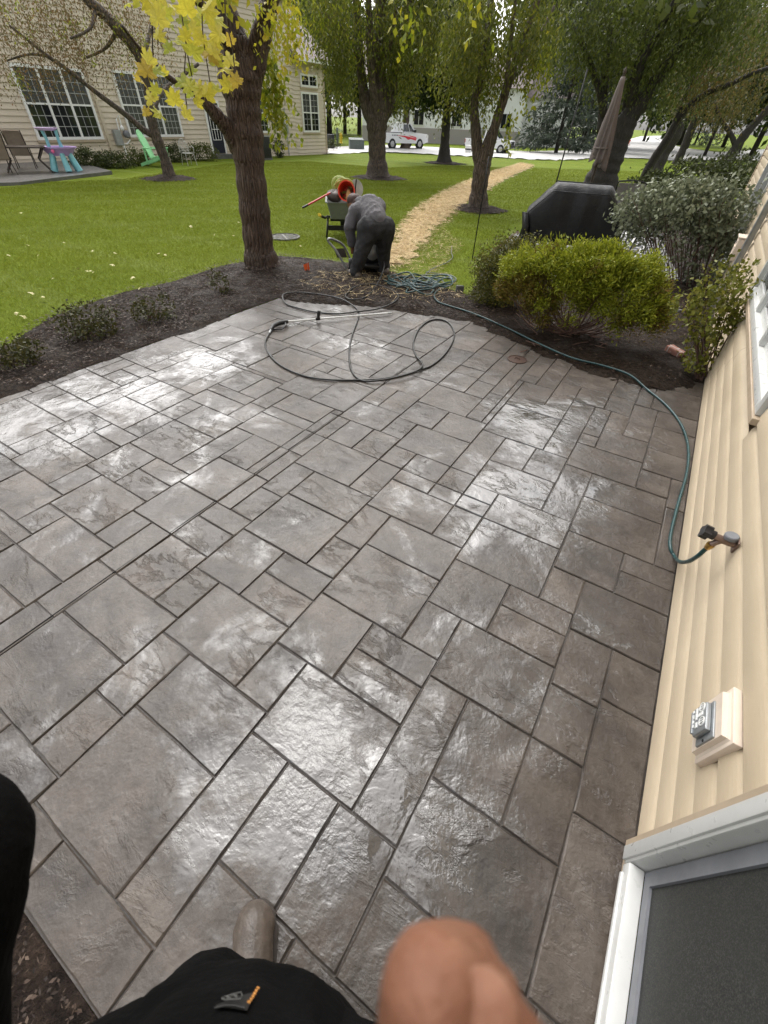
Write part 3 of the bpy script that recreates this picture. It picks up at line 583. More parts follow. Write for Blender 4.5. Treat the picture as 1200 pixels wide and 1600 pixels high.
rf = MB().add([(XW-.45, -7.5, 5.3), (XW-.45, 15.4, 5.3), (XW+3.6, 15.4, 7.6), (XW+3.6, -7.5, 7.6), (XW+7.5, -7.5, 5.3), (XW+7.5, 15.4, 5.3), (XW-.45, -7.5, 5.42), (XW-.45, 15.4, 5.42), (XW+3.6, 15.4, 7.75), (XW+3.6, -7.5, 7.75), (XW+7.5, -7.5, 5.42), (XW+7.5, 15.4, 5.42)],
              [(6, 7, 8, 9), (9, 8, 11, 10), (0, 4, 5, 1), (0, 1, 7, 6), (4, 10, 11, 5), (0, 6, 9, 10, 4), (1, 5, 11, 8, 7)])
hob('roof', rf, 'roof_shingle')
hob('corner_board', MB().bx(XW-.012, XW+.08, 14.9, 15.06, -.3, 5.3), 'taupe_trim')
# sliding glass door
dr = obj('sliding_door', MB().bx(-.026, .03, -1.98, -.372, 0, .021).bx(-.026, .03, -.372, -.345, 0, 2.15).sh((0, 0, .004)), 'taupe_trim', house)
def dpart(name, mb, mat, **k): return obj(name, mb.sh((-HX, -HY, 0)), mat, dr, **k)
dpart('door_frame', MB().bev(XW-.030, XW+.10, .580, .625, .025, 2.12, .005).bev(XW-.037, XW-.018, .588, .629, .026, 2.118, .004), 'white_vinyl', smooth=True)
dpart('sill_track', MB().bev(XW-.032, XW+.012, -1.0, .578, .026, .075, .004).bev(XW-.038, XW-.026, -1.0, .553, .024, .040, .003), 'white_vinyl', smooth=True)
dpart('screen_frame', MB().bx(XW+.012, XW+.028, .535, .575, .076, 2.1).bx(XW+.012, XW+.028, -1.0, .535, .076, .112), 'grey_plastic')
dpart('screen', MB().bx(XW+.020, XW+.022, -1.0, .535, .112, 2.1), 'screen_mesh')
dpart('panel_frame', MB().bx(XW+.045, XW+.08, .455, .553, .03, 2.1).bx(XW+.045, XW+.08, -1.0, .455, .03, .17), 'grey_plastic')
dpart('glass_pane', MB().bx(XW+.06, XW+.066, -1.0, .455, .17, 2.1), 'glass')
# the triple window beside the patio
wn = obj('window', MB().bev(XW-.022, XW+.10, 2.50, 2.56, .70, 2.0, .004).bev(XW-.022, XW+.10, 2.56, 4.94, .70, .755, .004).bev(XW-.022, XW+.10, 4.94, 5.0, .70, 2.0, .004)
         .bev(XW-.016, XW+.10, 3.38, 3.45, .755, 2.0, .003).bev(XW-.016, XW+.10, 4.15, 4.22, .755, 2.0, .003).bev(XW-.022, XW+.10, 2.56, 4.94, 1.95, 2.0, .004).sh((-HX, -HY, 0)), 'white_vinyl', house, smooth=True)
obj('window_sill', MB().bev(XW-.030, XW+.02, 2.46, 5.04, .664, .698, .004).sh((-HX, -HY, 0)), 'taupe_trim', wn)
for y0, y1 in ((2.56, 3.38), (3.45, 4.15), (4.22, 4.94)):
    obj('sash', MB().bx(XW+.012, XW+.04, y0, y0+.035, .756, 1.95).bx(XW+.012, XW+.04, y1-.035, y1, .756, 1.95).bx(XW+.012, XW+.04, y0+.035, y1-.035, .756, .80).bx(XW+.012, XW+.04, y0+.035, y1-.035, 1.30, 1.34).sh((-HX, -HY, 0)), 'white_vinyl', wn)
    obj('pane', MB().bx(XW+.024, XW+.030, y0+.035, y1-.035, .80, 1.95).sh((-HX, -HY, 0)), 'glass', wn)
hob('downspout', MB().bev(XW-.075, XW-.012, 7.05, 7.16, .06, 5.3, .01), 'galvanised', smooth=True)
sd_ = hob('sliding_door', MB().bx(XW-.02, XW+.11, 9.1, 9.18, .0, 2.1).bx(XW-.02, XW+.11, 11.42, 11.5, .0, 2.1).bx(XW-.02, XW+.11, 9.18, 11.42, .0, .06).bx(XW-.016, XW+.08, 10.26, 10.34, .06, 2.1), 'white_vinyl')
obj('glass_pane', MB().bx(XW+.04, XW+.05, 9.18, 11.42, .06, 2.1).sh((-HX, -HY, 0)), 'glass', sd_)
t_ = tag(obj('meter_box', MB().bev(-.11, 0, -.14, .14, -.12, .12, .008).bx(-.116, -.109, -.10, .10, .02, .028), 'beige_box', loc=(XW, 7.75, .60), smooth=True), 'small cream meter box on the house wall past the triple window', 'meter box')
obj('box_lid', MB().bev(-.125, -.005, -.15, .15, .122, .137, .005), 'beige_box', t_)
obj('lid_slot', MB().bx(-.1125, -.1105, -.07, .05, .06, .078), 'dark_hole', t_)

# outlet on its mounting block
ob = thing('electrical_outlet', 'grey weatherproof outlet on a pinkish beige mounting block on the siding', 'outlet', (XW, .897, .462))
bp = MB().bev(-.016, .008, -.0885, .0885, -.0925, .0925, .004)
obj('flange', bp, 'beige_box', ob, smooth=True)
obj('mounting_block', MB().loft([[(-.016, -.078, -.082), (-.016, .078, -.082), (-.016, .078, .082), (-.016, -.078, .082)], [(-.020, -.071, -.075), (-.020, .071, -.075), (-.020, .071, .075), (-.020, -.071, .075)], [(-.033, -.069, -.073), (-.033, .069, -.073), (-.033, .069, .073), (-.033, -.069, .073)]]), 'beige_box', ob)
pl = obj('cover_plate', MB().bev(-.0665, -.0605, -.058, .058, -.050, .038, .0025), 'grey_plate', ob, smooth=True, loc=(.028, -.008, .006))
obj('hinged_cover', MB().bev(-.082, -.067, -.040, .050, -.040, .030, .005).bev(-.085, -.078, -.030, .040, -.045, -.036, .002), 'grey_plate', ob, smooth=True, loc=(.028, -.008, .006))
for y_ in (.036, -.010):
    obj('socket_mark', MB().lathe([(.0145, 0), (.0145, .0022), (.0115, .0022), (.0115, .0004)], 18, (-0.0822, y_, .012), (-1, 0, 0), cap=False), 'bright_mark', ob, loc=(.028, -.008, .006))
    obj('socket_mark', MB().bx(-0.0842, -0.0823, y_-.004, y_-.001, .004, .020).bx(-0.0842, -0.0823, y_+.003, y_+.006, .006, .018), 'bright_mark', ob, loc=(.028, -.008, .006))
    obj('raised_bar', MB().bev(-0.0845, -0.0823, y_-.012, y_+.006, -.020, -.010, .0008), 'bright_mark', ob, loc=(.028, -.008, .006))
obj('raised_bar', MB().bev(-0.0845, -0.0823, .008, .020, -.008, .018, .0008).bev(-0.0845, -0.0823, .004, .026, -.021, -.012, .0008), 'bright_mark', ob, loc=(.028, -.008, .006))
obj('embossed_lettering', MB().bx(-0.0835, -0.0823, -.014, -.005, -.037, -.030).bx(-0.0835, -0.0823, .000, .009, -.037, -.030).bx(-0.0835, -0.0823, .015, .028, -.036, -.031).bx(-0.0835, -0.0823, .034, .042, -.037, -.030), 'bright_mark', ob, loc=(.028, -.008, .006))
obj('screw', MB().lathe([(.004, 0), (.004, .0015), (.001, .002)], 10, (-.0665, -.053, -.010), (-1, 0, 0)), 'dark_hole', ob, loc=(.028, -.008, .006))

# hose tap
HC0 = np.array([XW, 1.675, .525])+.8*np.array([-.086, -.007, -.037]); HDN = unit(onx(1084, 874, XW-.07)-HC0)
fb = thing('hose_tap', 'bronze hose tap with black knob on the cream siding', 'tap', (XW, 1.675, .525)); fb.scale = (.8, .8, .8)
obj('flange', MB().bev(-.007, .002, -.028, .028, -.034, .034, .004), 'copper_bronze', fb, smooth=True)
obj('tap_body', MB().tube([(0, 0, 0), (-.03, 0, 0), (-.06, 0, .004), (-.105, 0, .010)], [.016, .017, .020, .015], 12).tube([(-.06, 0, 0), (-.076, -.004, -.022), (-.088, -.008, -.040)], [.016, .015, .014], 12), 'copper_bronze', fb, smooth=True)
obj('vacuum_breaker_cap', MB().lathe([(.020, -.004), (.030, 0), (.031, .018), (.027, .023)], 24, (-.036, .004, .024), (-.12, 0, 1)), 'grey_plastic', fb, smooth=True)
kn = []
for k in range(24):
    a = 2*math.pi*k/24; kn.append((math.cos(a)*(.037 if k % 6 < 3 else .028), math.sin(a)*(.037 if k % 6 < 3 else .028)))
q = MB().prism(kn, 0, .034).prism([(math.cos(2*math.pi*k/16)*.024, math.sin(2*math.pi*k/16)*.024) for k in range(16)], -.022, .001)
q.tf(Matrix.Translation((-.120, 0, .012)) @ Vector((-1, 0, .12)).to_track_quat('Z', 'Y').to_matrix().to_4x4())
obj('knob', q, 'black_plastic', fb, smooth=True)
obj('hose_coupling', MB().lathe([(.0165, 0), (.019, .004), (.019, .018), (.0155, .022), (.0155, .040), (.0125, .044)], 16, (-.086, -.007, -.037), tuple(HDN)), 'brass', fb, smooth=True)

# ------------------------------------------------------------------ the townhouse across the lawn
TX = -25.; T0 = 12.; gT = float(gz(TX, T0))
th = thing('townhouse', 'long beige sided townhouse row beyond the left lawn', 'townhouse', (TX, T0, 0))
def tob(name, mb, mat, par=th, **k): return obj(name, mb.sh((-TX, -T0, 0)), mat, par, **k)
def sid(y0, y1, z0, z1, x=TX, step=.19):
    m = MB(); z = z0
    while z < z1-.01:
        b_ = min(z+step, z1); m.add([(x+.030, y0, z), (x+.030, y1, z), (x-.004, y1, b_), (x-.004, y0, b_), (x-.012, y0, z), (x-.012, y1, z)], [(0, 1, 2, 3), (0, 4, 5, 1)]); z = b_
    return m
tob('siding', sid(-12, 28.4, -.45, 6.4), 'neighbour_siding', kind='stuff')
tob('siding', sid(28.4, 31.6, -.5, 4.05), 'neighbour_siding', kind='stuff')
tob('wall', MB().bx(TX-9, TX-.012, -12, 28.4, -.8, 6.4).bx(TX-9, TX-.012, 28.4, 31.6, -.8, 4.05), 'neighbour_siding')
tob('corner_trim', MB().bx(TX-.1, TX+.035, 31.5, 31.66, -.7, 4.05), 'taupe_trim')
tob('corner_trim', MB().bx(TX-.1, TX+.035, 28.3, 28.42, 4.5, 6.4), 'taupe_trim')
tob('downspout', MB().bev(TX+.012, TX+.10, 15.07, 15.19, -.35, 6.3, .01), 'neighbour_siding', smooth=True)
def roof(y0, y1, ze, xr, zr, ov=.45): return MB().add([(TX+ov, y0, ze), (TX+ov, y1, ze), (xr, y1, zr), (xr, y0, zr), (TX+ov, y0, ze+.16), (TX+ov, y1, ze+.16), (xr, y1, zr+.16), (xr, y0, zr+.16)], [(0, 3, 2, 1), (4, 5, 6, 7), (0, 1, 5, 4), (1, 2, 6, 5), (3, 0, 4, 7)])
tob('roof', roof(-12.4, 28.7, 6.3, TX-5, 9.6), 'roof_shingle')
tob('roof', roof(28.45, 32.1, 3.98, TX-3.2, 6.6, .6), 'roof_shingle')
tob('gutter', MB().bx(TX+.60, TX+.72, 28.5, 32.1, 3.98, 4.14), 'white_trim')
def win(y0, y1, z0, z1, cols, split, grid=(3, 3), par=th, tint='glass'):
    f = MB(); x0, x1 = TX+.005, TX+.085; t_ = .095
    f.bx(x0, x1, y0, y0+t_, z0, z1).bx(x0, x1, y1-t_, y1, z0, z1).bx(x0, x1, y0+t_, y1-t_, z0, z0+t_).bx(x0, x1, y0+t_, y1-t_, z1-t_, z1)
    cw = (y1-y0-t_)/cols
    for c in range(1, cols): f.bx(x0, x1-.004, y0+c*cw, y0+c*cw+t_, z0+t_, z1-t_)
    if split: f.bx(x0, x1-.008, y0+t_, y1-t_, z0+(z1-z0)*split-.03, z0+(z1-z0)*split+.03)
    w_ = tob('window', f, 'white_trim', par)
    obj('window_sill', MB().bx(TX+.002, TX+.085, y0-.05, y1+.05, z0-.09, z0-.003).sh((-TX, -T0, 0)), 'taupe_trim', w_)
    for c in range(cols):
        a, b_ = y0+c*cw+t_, y0+(c+1)*cw
        rows = ((z0+t_, z0+(z1-z0)*split-.03), (z0+(z1-z0)*split+.03, z1-t_)) if split else ((z0+t_, z1-t_),)
        for r0, r1 in rows:
            obj('pane', MB().bx(TX+.034, TX+.042, a, b_, r0, r1).sh((-TX, -T0, 0)), 'blind_glass' if r0 > z0+.2 or y0 < 20 and y0 > 15 else tint, w_)
            g = MB()
            for k in range(1, grid[0]): yy = a+(b_-a)*k/grid[0]; g.bx(TX+.042, TX+.052, yy-.011, yy+.011, r0, r1)
            for k in range(1, grid[1]): zz = r0+(r1-r0)*k/grid[1]; g.bx(TX+.0425, TX+.051, a, b_, zz-.011, zz+.011)
            obj('muntin', g.sh((-TX, -T0, 0)), 'muntin_grey', w_)
win(12.02, 14.92, .52, 2.76, 3, .5, (3, 3))
win(16.28, 19.38, .58, 2.84, 3, .5, (4, 4))
win(29.15, 30.86, .74, 2.68, 2, .5, (2, 3))
win(29.2, 30.86, 2.9, 3.5, 2, 0, (2, 2))
win(24.4, 25.9, .72, 2.5, 2, .5, (2, 3))
dd = tob('door', MB().bx(TX+.01, TX+.055, 21.2, 22.05, -.14, 1.93), 'door_navy')
obj('door_frame', MB().bx(TX+.005, TX+.075, 21.1, 21.195, -.16, 2.02).bx(TX+.005, TX+.075, 22.055, 22.15, -.16, 2.02).bx(TX+.005, TX+.075, 21.195, 22.055, 1.935, 2.02).sh((-TX, -T0, 0)), 'white_trim', dd)
g = MB()
for k in range(4): g.bx(TX+.056, TX+.072, 21.32+k*.19, 21.345+k*.19, .42, 1.78)
for k in range(4): g.bx(TX+.056, TX+.0715, 21.345, 21.89, .42+k*.445, .445+k*.445)
obj('window_grille', g.sh((-TX, -T0, 0)), 'white_trim', dd)
obj('pane', MB().bx(TX+.0555, TX+.058, 21.345, 21.89, .44, 1.76).sh((-TX, -T0, 0)), 'glass', dd)
tob('door_step', MB().bx(TX+.0, TX+.5, 21.0, 22.3, -.5, -.17), 'paver_grey')
# gas meter by the first downspout
gm = thing('gas_meter', 'grey gas meter and pipes between the two big triple windows', 'meter', (TX+.03, 15.75, .25))
obj('meter_cabinet', MB().bev(0, .16, -.32, .02, .05, .60, .01), 'galvanised', gm)
obj('pipe', MB().tube([(.12, .0, -.6), (.12, .0, .95), (.12, .18, 1.1), (.12, .18, .75)], .03, 8), 'white_trim', gm)
obj('pipe', MB().tube([(.12, .0, -.6), (.12, -.02, .1), (.12, .2, .1), (.12, .42, .25)], .025, 8), 'white_trim', gm)
obj('meter', MB().lathe([(.12, 0), (.14, .03), (.14, .16), (.1, .2)], 14, (.05, .30, .45), (1, 0, 0)), 'grey_plastic', gm)
obj('regulator', MB().lathe([(.09, 0), (.10, .04), (.05, .08)], 12, (.1, .16, .66), (1, .2, 0)), 'white_trim', gm)

# far white houses over the street
def far_house(px, wid, depth, hgt, lbl, rz=0., brick=True):
    p = at(*px); r = thing('white_house', lbl, 'house', p, rz, 'white houses over the street')
    obj('wall', MB().bx(-wid/2, wid/2, 0, depth, -.5, hgt), 'house_white', r)
    if brick: obj('brick_skirt', MB().bx(-wid/2-.05, wid/2+.05, -.06, .0, -.5, 1.5), 'brick_red', r)
    rf = MB().add([(-wid/2-.5, -.6, hgt), (wid/2+.5, -.6, hgt), (wid/2+.5, depth/2, hgt+3.2), (-wid/2-.5, depth/2, hgt+3.2), (-wid/2-.5, depth+.6, hgt), (wid/2+.5, depth+.6, hgt)], [(0, 1, 2, 3), (3, 2, 5, 4), (0, 3, 4), (1, 5, 2), (0, 4, 5, 1)])
    obj('roof', rf, 'roof_shingle', r)
    n = max(2, int(wid/4))
    for k in range(n):
        x = -wid/2+wid*(k+.5)/n
        for z in (1.7, 4.6):
            if z+1.5 > hgt: continue
            f = obj('window', MB().bx(x-.75, x+.75, -.09, -.005, z, z+1.6), 'white_trim', r)
            obj('pane', MB().bx(x-.62, x-.04, -.12, -.092, z+.1, z+1.5).bx(x+.04, x+.62, -.12, -.092, z+.1, z+1.5), 'glass', f)
    return r
def face(px): p = at(*px); return math.atan2(-p[0], p[1])
far_house((652, 223), 15, 10, 6.2, 'white two storey house across the street behind the first pickup', face((652, 223)))
far_house((735, 226), 13, 10, 5.6, 'white house with brick base behind the second pickup', face((735, 226))+.1)
far_house((815, 228), 11, 9, 5.0, 'white house partly hidden by the blue spruces', face((815, 228))-.1, False)
# ------------------------------------------------------------------ trees and plants
def frame(b):
    w_ = unit(np.array([b[0], b[1], 0.])); return np.array([w_[1], -w_[0], 0.]), w_
def limbpts(b, pts):
    P, r = [], []
    for q in pts:
        k = q[3] if len(q) > 3 else 1.
        p = up(b, q[0], q[1], k); P.append(p); r.append(q[2]/2*mpp(p))
    return P, r
def bole(b, pts, n=14, flare=0.):
    P, r = limbpts(b, pts); S = spline(P, 6); rr = np.interp(np.linspace(0, len(P)-1, len(S)), range(len(P)), r)
    m = MB(); rr = [a*(1+.05*math.sin(i*1.7)+.03*math.sin(i*.63)) for i, a in enumerate(rr)]
    m.tube(S, rr, n)
    if flare:
        ph = random.uniform(0, 6); V = np.array(m.v); dz = V[:, 2]-V[0, 2]; c = np.array(S[0])
        ang = np.arctan2(V[:, 1]-c[1], V[:, 0]-c[0]); f = 1+flare*np.exp(-np.clip(dz, 0, 9)/(.9*r[0]))*(.6+.4*np.sin(5*ang+ph))
        V[:, :2] = c[:2]+(V[:, :2]-c[:2])*f[:, None]; m.v = [tuple(p) for p in V]
    else:
        V = np.array(m.v)
    return m
def hang(C0, R0, n, L, W, b, run=7, drop=.12):
    """drooping strands of leaves"""
    u, w_ = frame(b); k = max(1, n//run); e = ell(k, (0, 0, 0), (1, 1, 1)); lat = rng.normal(size=(k, 2))*.02
    P = []
    for i in range(run):
        q = C0+(e[:, :1]*R0[0])*u+(e[:, 1:2]*R0[1])*w_; q = q+np.c_[lat*i, e[:, 2]*R0[2]-drop*i]; q = q+rng.normal(size=q.shape)*L*.4; P.append(q)
    return leafq(np.concatenate(P), L, W, (0, 0, -1.1))
def cloud(C0, R0, n, L, W, b, d=None, clump=0):
    u, w_ = frame(b)
    if clump:
        k = max(3, n//clump); cc = ell(k, (0, 0, 0), (1, 1, 1), .55); e = cc[rng.integers(0, k, n)]+rng.normal(size=(n, 3))*.17
    else: e = ell(n, (0, 0, 0), (1, 1, 1))
    P = C0+(e[:, :1]*R0[0])*u+(e[:, 1:2]*R0[1])*w_+np.c_[np.zeros((n, 2)), e[:, 2]*R0[2]]
    return leafq(P, L, W, d)
def blobs(b, L_, leaf, kind='hang', org=(0, 0, 0), **k):
    V = []
    for q in L_:
        px, py, rx, ry, rd, n = q[:6]; c = up(b, px, py, q[6] if len(q) > 6 else 1.); m = mpp(c); R0 = (rx*m, rd, ry*m)
        V.append((hang if kind == 'hang' else cloud)(c, R0, n, leaf[0], leaf[1], b, **k))
    return np.concatenate(V)-np.asarray(org)
def crownobj(root, V, mat, name='crown'):
    return obj(name, npmesh(name, V, quads(len(V)//4)), mat, root)
def tree(name, label, base, limbs, mat='bark', flare=.35, group=None, cat='tree', ring=0, high=None):
    b = at(*base); r = thing(name, label, cat, b, group=group)
    for i, l in enumerate(limbs):
        m = bole(b, l, 16 if i == 0 else 9, flare if i == 0 else 0).sh(-b)
        obj('trunk' if i == 0 else 'limb', m, mat, r, smooth='all')
    if ring:
        m = mpp(b)*ring; u, w_ = frame(b); th_ = np.linspace(0, 2*math.pi, 26)[:-1]
        po = [tuple((b+u*math.cos(a)*m*random.uniform(.85, 1.1)+w_*math.sin(a)*m*random.uniform(.85, 1.1))[:2]) for a in th_]
        o = patch('mulch_ring', po, 'bark_mulch', max(.06, m/14), .07, .02, m*.5, 5, rag=.06)
    if high:                                      # the crown over the frame
        mat_, z, rad, hh, n, L_ = high
        V = cloud(b+np.array([0, 0, z]), (rad, rad, hh), n, L_, L_*.6, b, clump=60)-b
        crownobj(r, V, mat_)
    return r, b
# the big maple by the beds
mp_, mb_ = tree('maple_tree', 'thick maple trunk with wet bark rising from the mulch bed, yellow leaves', (410, 418),
    [[(411, 420, 50), (405, 390, 45), (398, 330, 44), (390, 260, 46), (384, 200, 50), (378, 150, 56), (372, 110, 66), (362, 60, 46), (345, 0, 38), (318, -90, 30), (290, -220, 22), (280, -420, 9)],
     [(385, 135, 44), (402, 80, 34), (418, 20, 28), (428, -30, 25), (455, -140, 20, 1.05), (490, -330, 8, 1.1)],
     [(385, 110, 20), (398, 55, 12, .98), (418, 0, 9, .96), (450, -80, 7, .93), (500, -200, 4, .9)],
     [(372, 235, 24), (358, 205, 24, .99), (338, 180, 20, .98), (318, 157, 15, .97), (296, 138, 11, .96), (268, 124, 8, .94), (230, 90, 6, .9), (190, 40, 4, .86)],
     [(370, 90, 24, .99), (340, 40, 16, .95), (300, -10, 13, .9), (240, -90, 11, .8), (200, -200, 8, .68), (240, -330, 5, .55)]],
    'wet_bark', .22, high=('maple_green', 6.4, 2.8, 2.0, 1500, .30))
crownobj(mp_, np.concatenate([blobs(mb_, [(437, -8, 24, 34, .3, 260, .93), (456, 20, 12, 32, .25, 130, .93), (412, 0, 12, 26, .25, 80, .94)], (.06, .036), org=mb_, drop=.055),
    blobs(mb_, [(310, -60, 80, 30, .5, 160, .9)], (.11, .08), org=mb_, drop=.03)]), 'maple_yellow')
crownobj(mp_, blobs(mb_, [(424, 105, 18, 45, .3, 380, 1.06), (430, 160, 13, 30, .25, 170, 1.06), (410, 60, 20, 40, .3, 160, 1.1), (635, -5, 30, 25, .4, 60, .9), (720, -12, 30, 20, .4, 40, .9)], (.085, .05), org=mb_, drop=.05), 'maple_green')
# single maple leaves hanging close by
def mleaf(seed):
    r = random.Random(seed); pts = []
    prof = [(0, .10), (14, .32), (28, .44), (38, .58), (46, .54), (54, .58), (64, .70), (72, .84), (77, .80), (83, .98), (88, .84), (95, .80), (103, .64), (111, .62), (119, .78), (125, .80), (132, .96), (138, 1.06), (143, .90), (150, .82), (157, .68), (163, .78), (168, .94), (173, .96), (180, 1.18)]
    for a, d in prof: pts.append((a, d*r.uniform(.92, 1.08)))
    full = [(math.sin(R(a))*d, -math.cos(R(a))*d) for a, d in pts]+[(-math.sin(R(a))*d*r.uniform(.93, 1.07), -math.cos(R(a))*d) for a, d in pts[-2:0:-1]]
    cu, fo = r.uniform(.12, .4), r.uniform(.1, .45)
    V = [(0, .18, 0)]+[(x, y+.1, -fo*abs(x)-cu*(y+.2)**2*.5+.06*math.sin(7*x+3*y)) for x, y in full]; n = len(full)
    m = MB().add(V, [(0, 1+i, 1+(i+1) % n) for i in range(n)])
    m.tube([(0, 0, 0), (0, -.25, .02), (.03, -.7, .08)], .018, 4); return m
LM = []
for k in range(5):
    c_ = NT('maple_leaf'); co = c_.coord(); col = [(.60, .53, .06), (.64, .57, .09), (.52, .52, .07), (.52, .39, .06), (.38, .42, .06)][k]
    cc = c_.ramp(c_.noise(co, 2.2, 5), [(.3, tuple(v*.72 for v in col)), (.55, col), (.8, (min(1, col[0]*1.1), min(1, col[1]*1.12), col[2]))])
    p_ = c_.bsdf(cc, .5, spec=.3); tr_ = c_.n('ShaderNodeBsdfTranslucent'); c_.l(cc, tr_.inputs[0]); mx_ = c_.n('ShaderNodeMixShader', i_0=.45)
    c_.l(p_.outputs[0], mx_.inputs[1]); c_.l(tr_.outputs[0], mx_.inputs[2]); c_.l(mx_.outputs[0], c_.out.inputs[0])
    me = mleaf(k).mesh('leaf', fix=False); me.materials.append(c_.m); LM.append(me)
LP3 = [(700, 15), (740, 110), (600, 20), (780, 20), (850, 110), (880, 70), (855, 215), (905, 260), (975, 265), (1000, 210), (940, 200), (1030, 180), (1080, 300), (1115, 395), (905, 340), (890, 420), (930, 440), (1015, 430), (965, 450), (735, 345), (770, 355), (700, 310), (735, 440), (685, 540), (755, 550), (820, 490), (872, 555), (920, 490), (672, 390), (800, 130), (740, 180), (720, 65), (940, 110), (1015, 105), (790, 240), (1040, 330), (870, 190), (650, 5), (1085, 210), (900, 150), (960, 60), (820, 60), (775, 80), (690, 350), (860, 400), (950, 230), (1000, 255), (960, 90), (710, 475), (895, 455), (1075, 420), (1010, 300)]
for i, (x, y) in enumerate(LP3):
    kk = .36+.03*random.uniform(-1, 1); p = up(mb_, x/3, y/3-2, kk); s_ = .040*random.uniform(.65, 1.25)
    o_ = bpy.data.objects.new('leaf', LM[i % 5 if i % 3 else (i//3) % 3]); C.objects.link(o_); o_.parent = mp_; o_.location = rel(p, mp_)
    f = unit(CAM-p); z_ = unit(f*random.uniform(.5, 1.)+rng.normal(size=3)*.42+np.array([0, 0, .35])); y_ = np.array([random.uniform(-.75, .75), random.uniform(-.4, .4), 1.]); x_ = unit(np.cross(y_, z_)); y_ = np.cross(z_, x_)
    M_ = Matrix((x_, y_, z_)).transposed()
    o_.rotation_mode = 'QUATERNION'; o_.rotation_quaternion = M_.to_quaternion(); o_.scale = (s_,)*3
for tw in ([(235, -140), (232, -40), (240, 20), (247, 70)], [(330, -140), (318, -30), (316, 40), (322, 90), (330, 140)], [(270, -140), (275, -50), (285, 30), (292, 80), (300, 120)], [(244, -60), (238, 60), (240, 110), (232, 165)], [(292, 60), (288, 120), (292, 170)], [(350, -100), (352, 20), (362, 70), (368, 118)]):
    P = [up(mb_, x, y, .365) for x, y in tw]
    obj('twig', MB().tube([rel(p, mp_) for p in spline(P, 4)], .0026, 5), 'bark', mp_, smooth='all')

# small leaning tree on the left
t1, b1 = tree('ornamental_tree', 'small crooked tree with rusty thin leaves in front of the big triple windows', (265, 279),
    [[(266, 281, 19), (258, 250, 15), (247, 222, 16), (240, 200, 14), (234, 165, 12), (228, 120, 12), (216, 85, 15), (190, 50, 17), (160, 20, 15), (130, -10, 13), (100, -80, 8)],
     [(245, 215, 9), (225, 203, 9), (200, 182, 8), (178, 165, 8), (155, 148, 7), (128, 127, 6), (100, 105, 6), (75, 88, 5), (40, 60, 4), (15, 40, 3)],
     [(240, 190, 6), (245, 160, 6, 1.02), (262, 135, 5, 1.05), (285, 118, 5, 1.08), (310, 100, 4, 1.1)],
     [(220, 92, 8), (232, 60, 6, 1.03), (240, 20, 5, 1.06), (250, -30, 4, 1.1)], [(75, 88, 4), (45, 85, 3), (10, 95, 2)], [(150, 15, 7), (140, 45, 4, .97), (110, 60, 3, .95)], [(185, 45, 7), (165, 75, 4, 1.02), (135, 90, 3, 1.03)]],
    'bark', .3, ring=44)
crownobj(t1, blobs(b1, [(40, 40, 90, 60, 1.2, 3600), (130, 40, 80, 60, 1.2, 2900), (200, 20, 60, 40, 1.2, 1000), (20, 105, 45, 25, .8, 450), (250, 60, 40, 50, 1., 450, 1.05), (100, -60, 150, 60, 1.6, 1600)], (.075, .034), org=b1, drop=.09), 'leaf_brown')
crownobj(t1, blobs(b1, [(207, 62, 22, 14, .4, 190), (30, 118, 18, 9, .3, 90), (50, 20, 50, 30, .8, 200), (170, 50, 60, 40, .8, 200)], (.085, .042), org=b1, drop=.05), 'maple_green')
# the middle tree with many stems
t2, b2 = tree('shade_tree', 'stout tree fanning into upright stems in the middle of the lawn', (590, 278),
    [[(591, 280, 32), (590, 250, 26), (589, 215, 27), (589, 190, 35), (591, 160, 30), (592, 110, 22), (593, 50, 19), (596, -20, 18), (600, -150, 12)],
     [(586, 195, 22), (573, 165, 20), (565, 120, 14), (560, 60, 12), (556, 0, 10), (545, -90, 7)],
     [(592, 190, 22), (608, 160, 20, 1.01), (616, 110, 15, 1.02), (628, 50, 12, 1.03), (640, 0, 10, 1.04), (660, -90, 7, 1.05)],
     [(590, 180, 16, .99), (582, 130, 13, .98), (578, 60, 12, .97), (576, 0, 10, .96), (570, -90, 7, .95)], [(566, 110, 6), (545, 60, 5), (520, 30, 4), (500, 20, 3)], [(600, 100, 8, .99), (612, 60, 6, .97), (620, 10, 5, .96)]],
    'bark', .45, ring=44, high=('willow_olive', 7.2, 3.6, 2.0, 900, .42))
crownobj(t2, blobs(b2, [(560, 15, 80, 60, 1.8, 3900), (515, 40, 34, 45, 1.4, 1100), (492, -10, 40, 30, 1.4, 600), (535, 100, 35, 45, 1.2, 1500), (640, 40, 60, 55, 1.8, 3800), (625, 110, 30, 40, 1.2, 900), (690, 10, 50, 40, 1.4, 1200)], (.15, .055), org=b2, drop=.14), 'willow_olive')
crownobj(t2, blobs(b2, [(480, 0, 34, 30, 1., 300, .95), (540, 10, 60, 40, 1., 500, .95), (448, 0, 16, 30, .8, 160, .95)], (.12, .045), org=b2, drop=.14), 'maple_green')
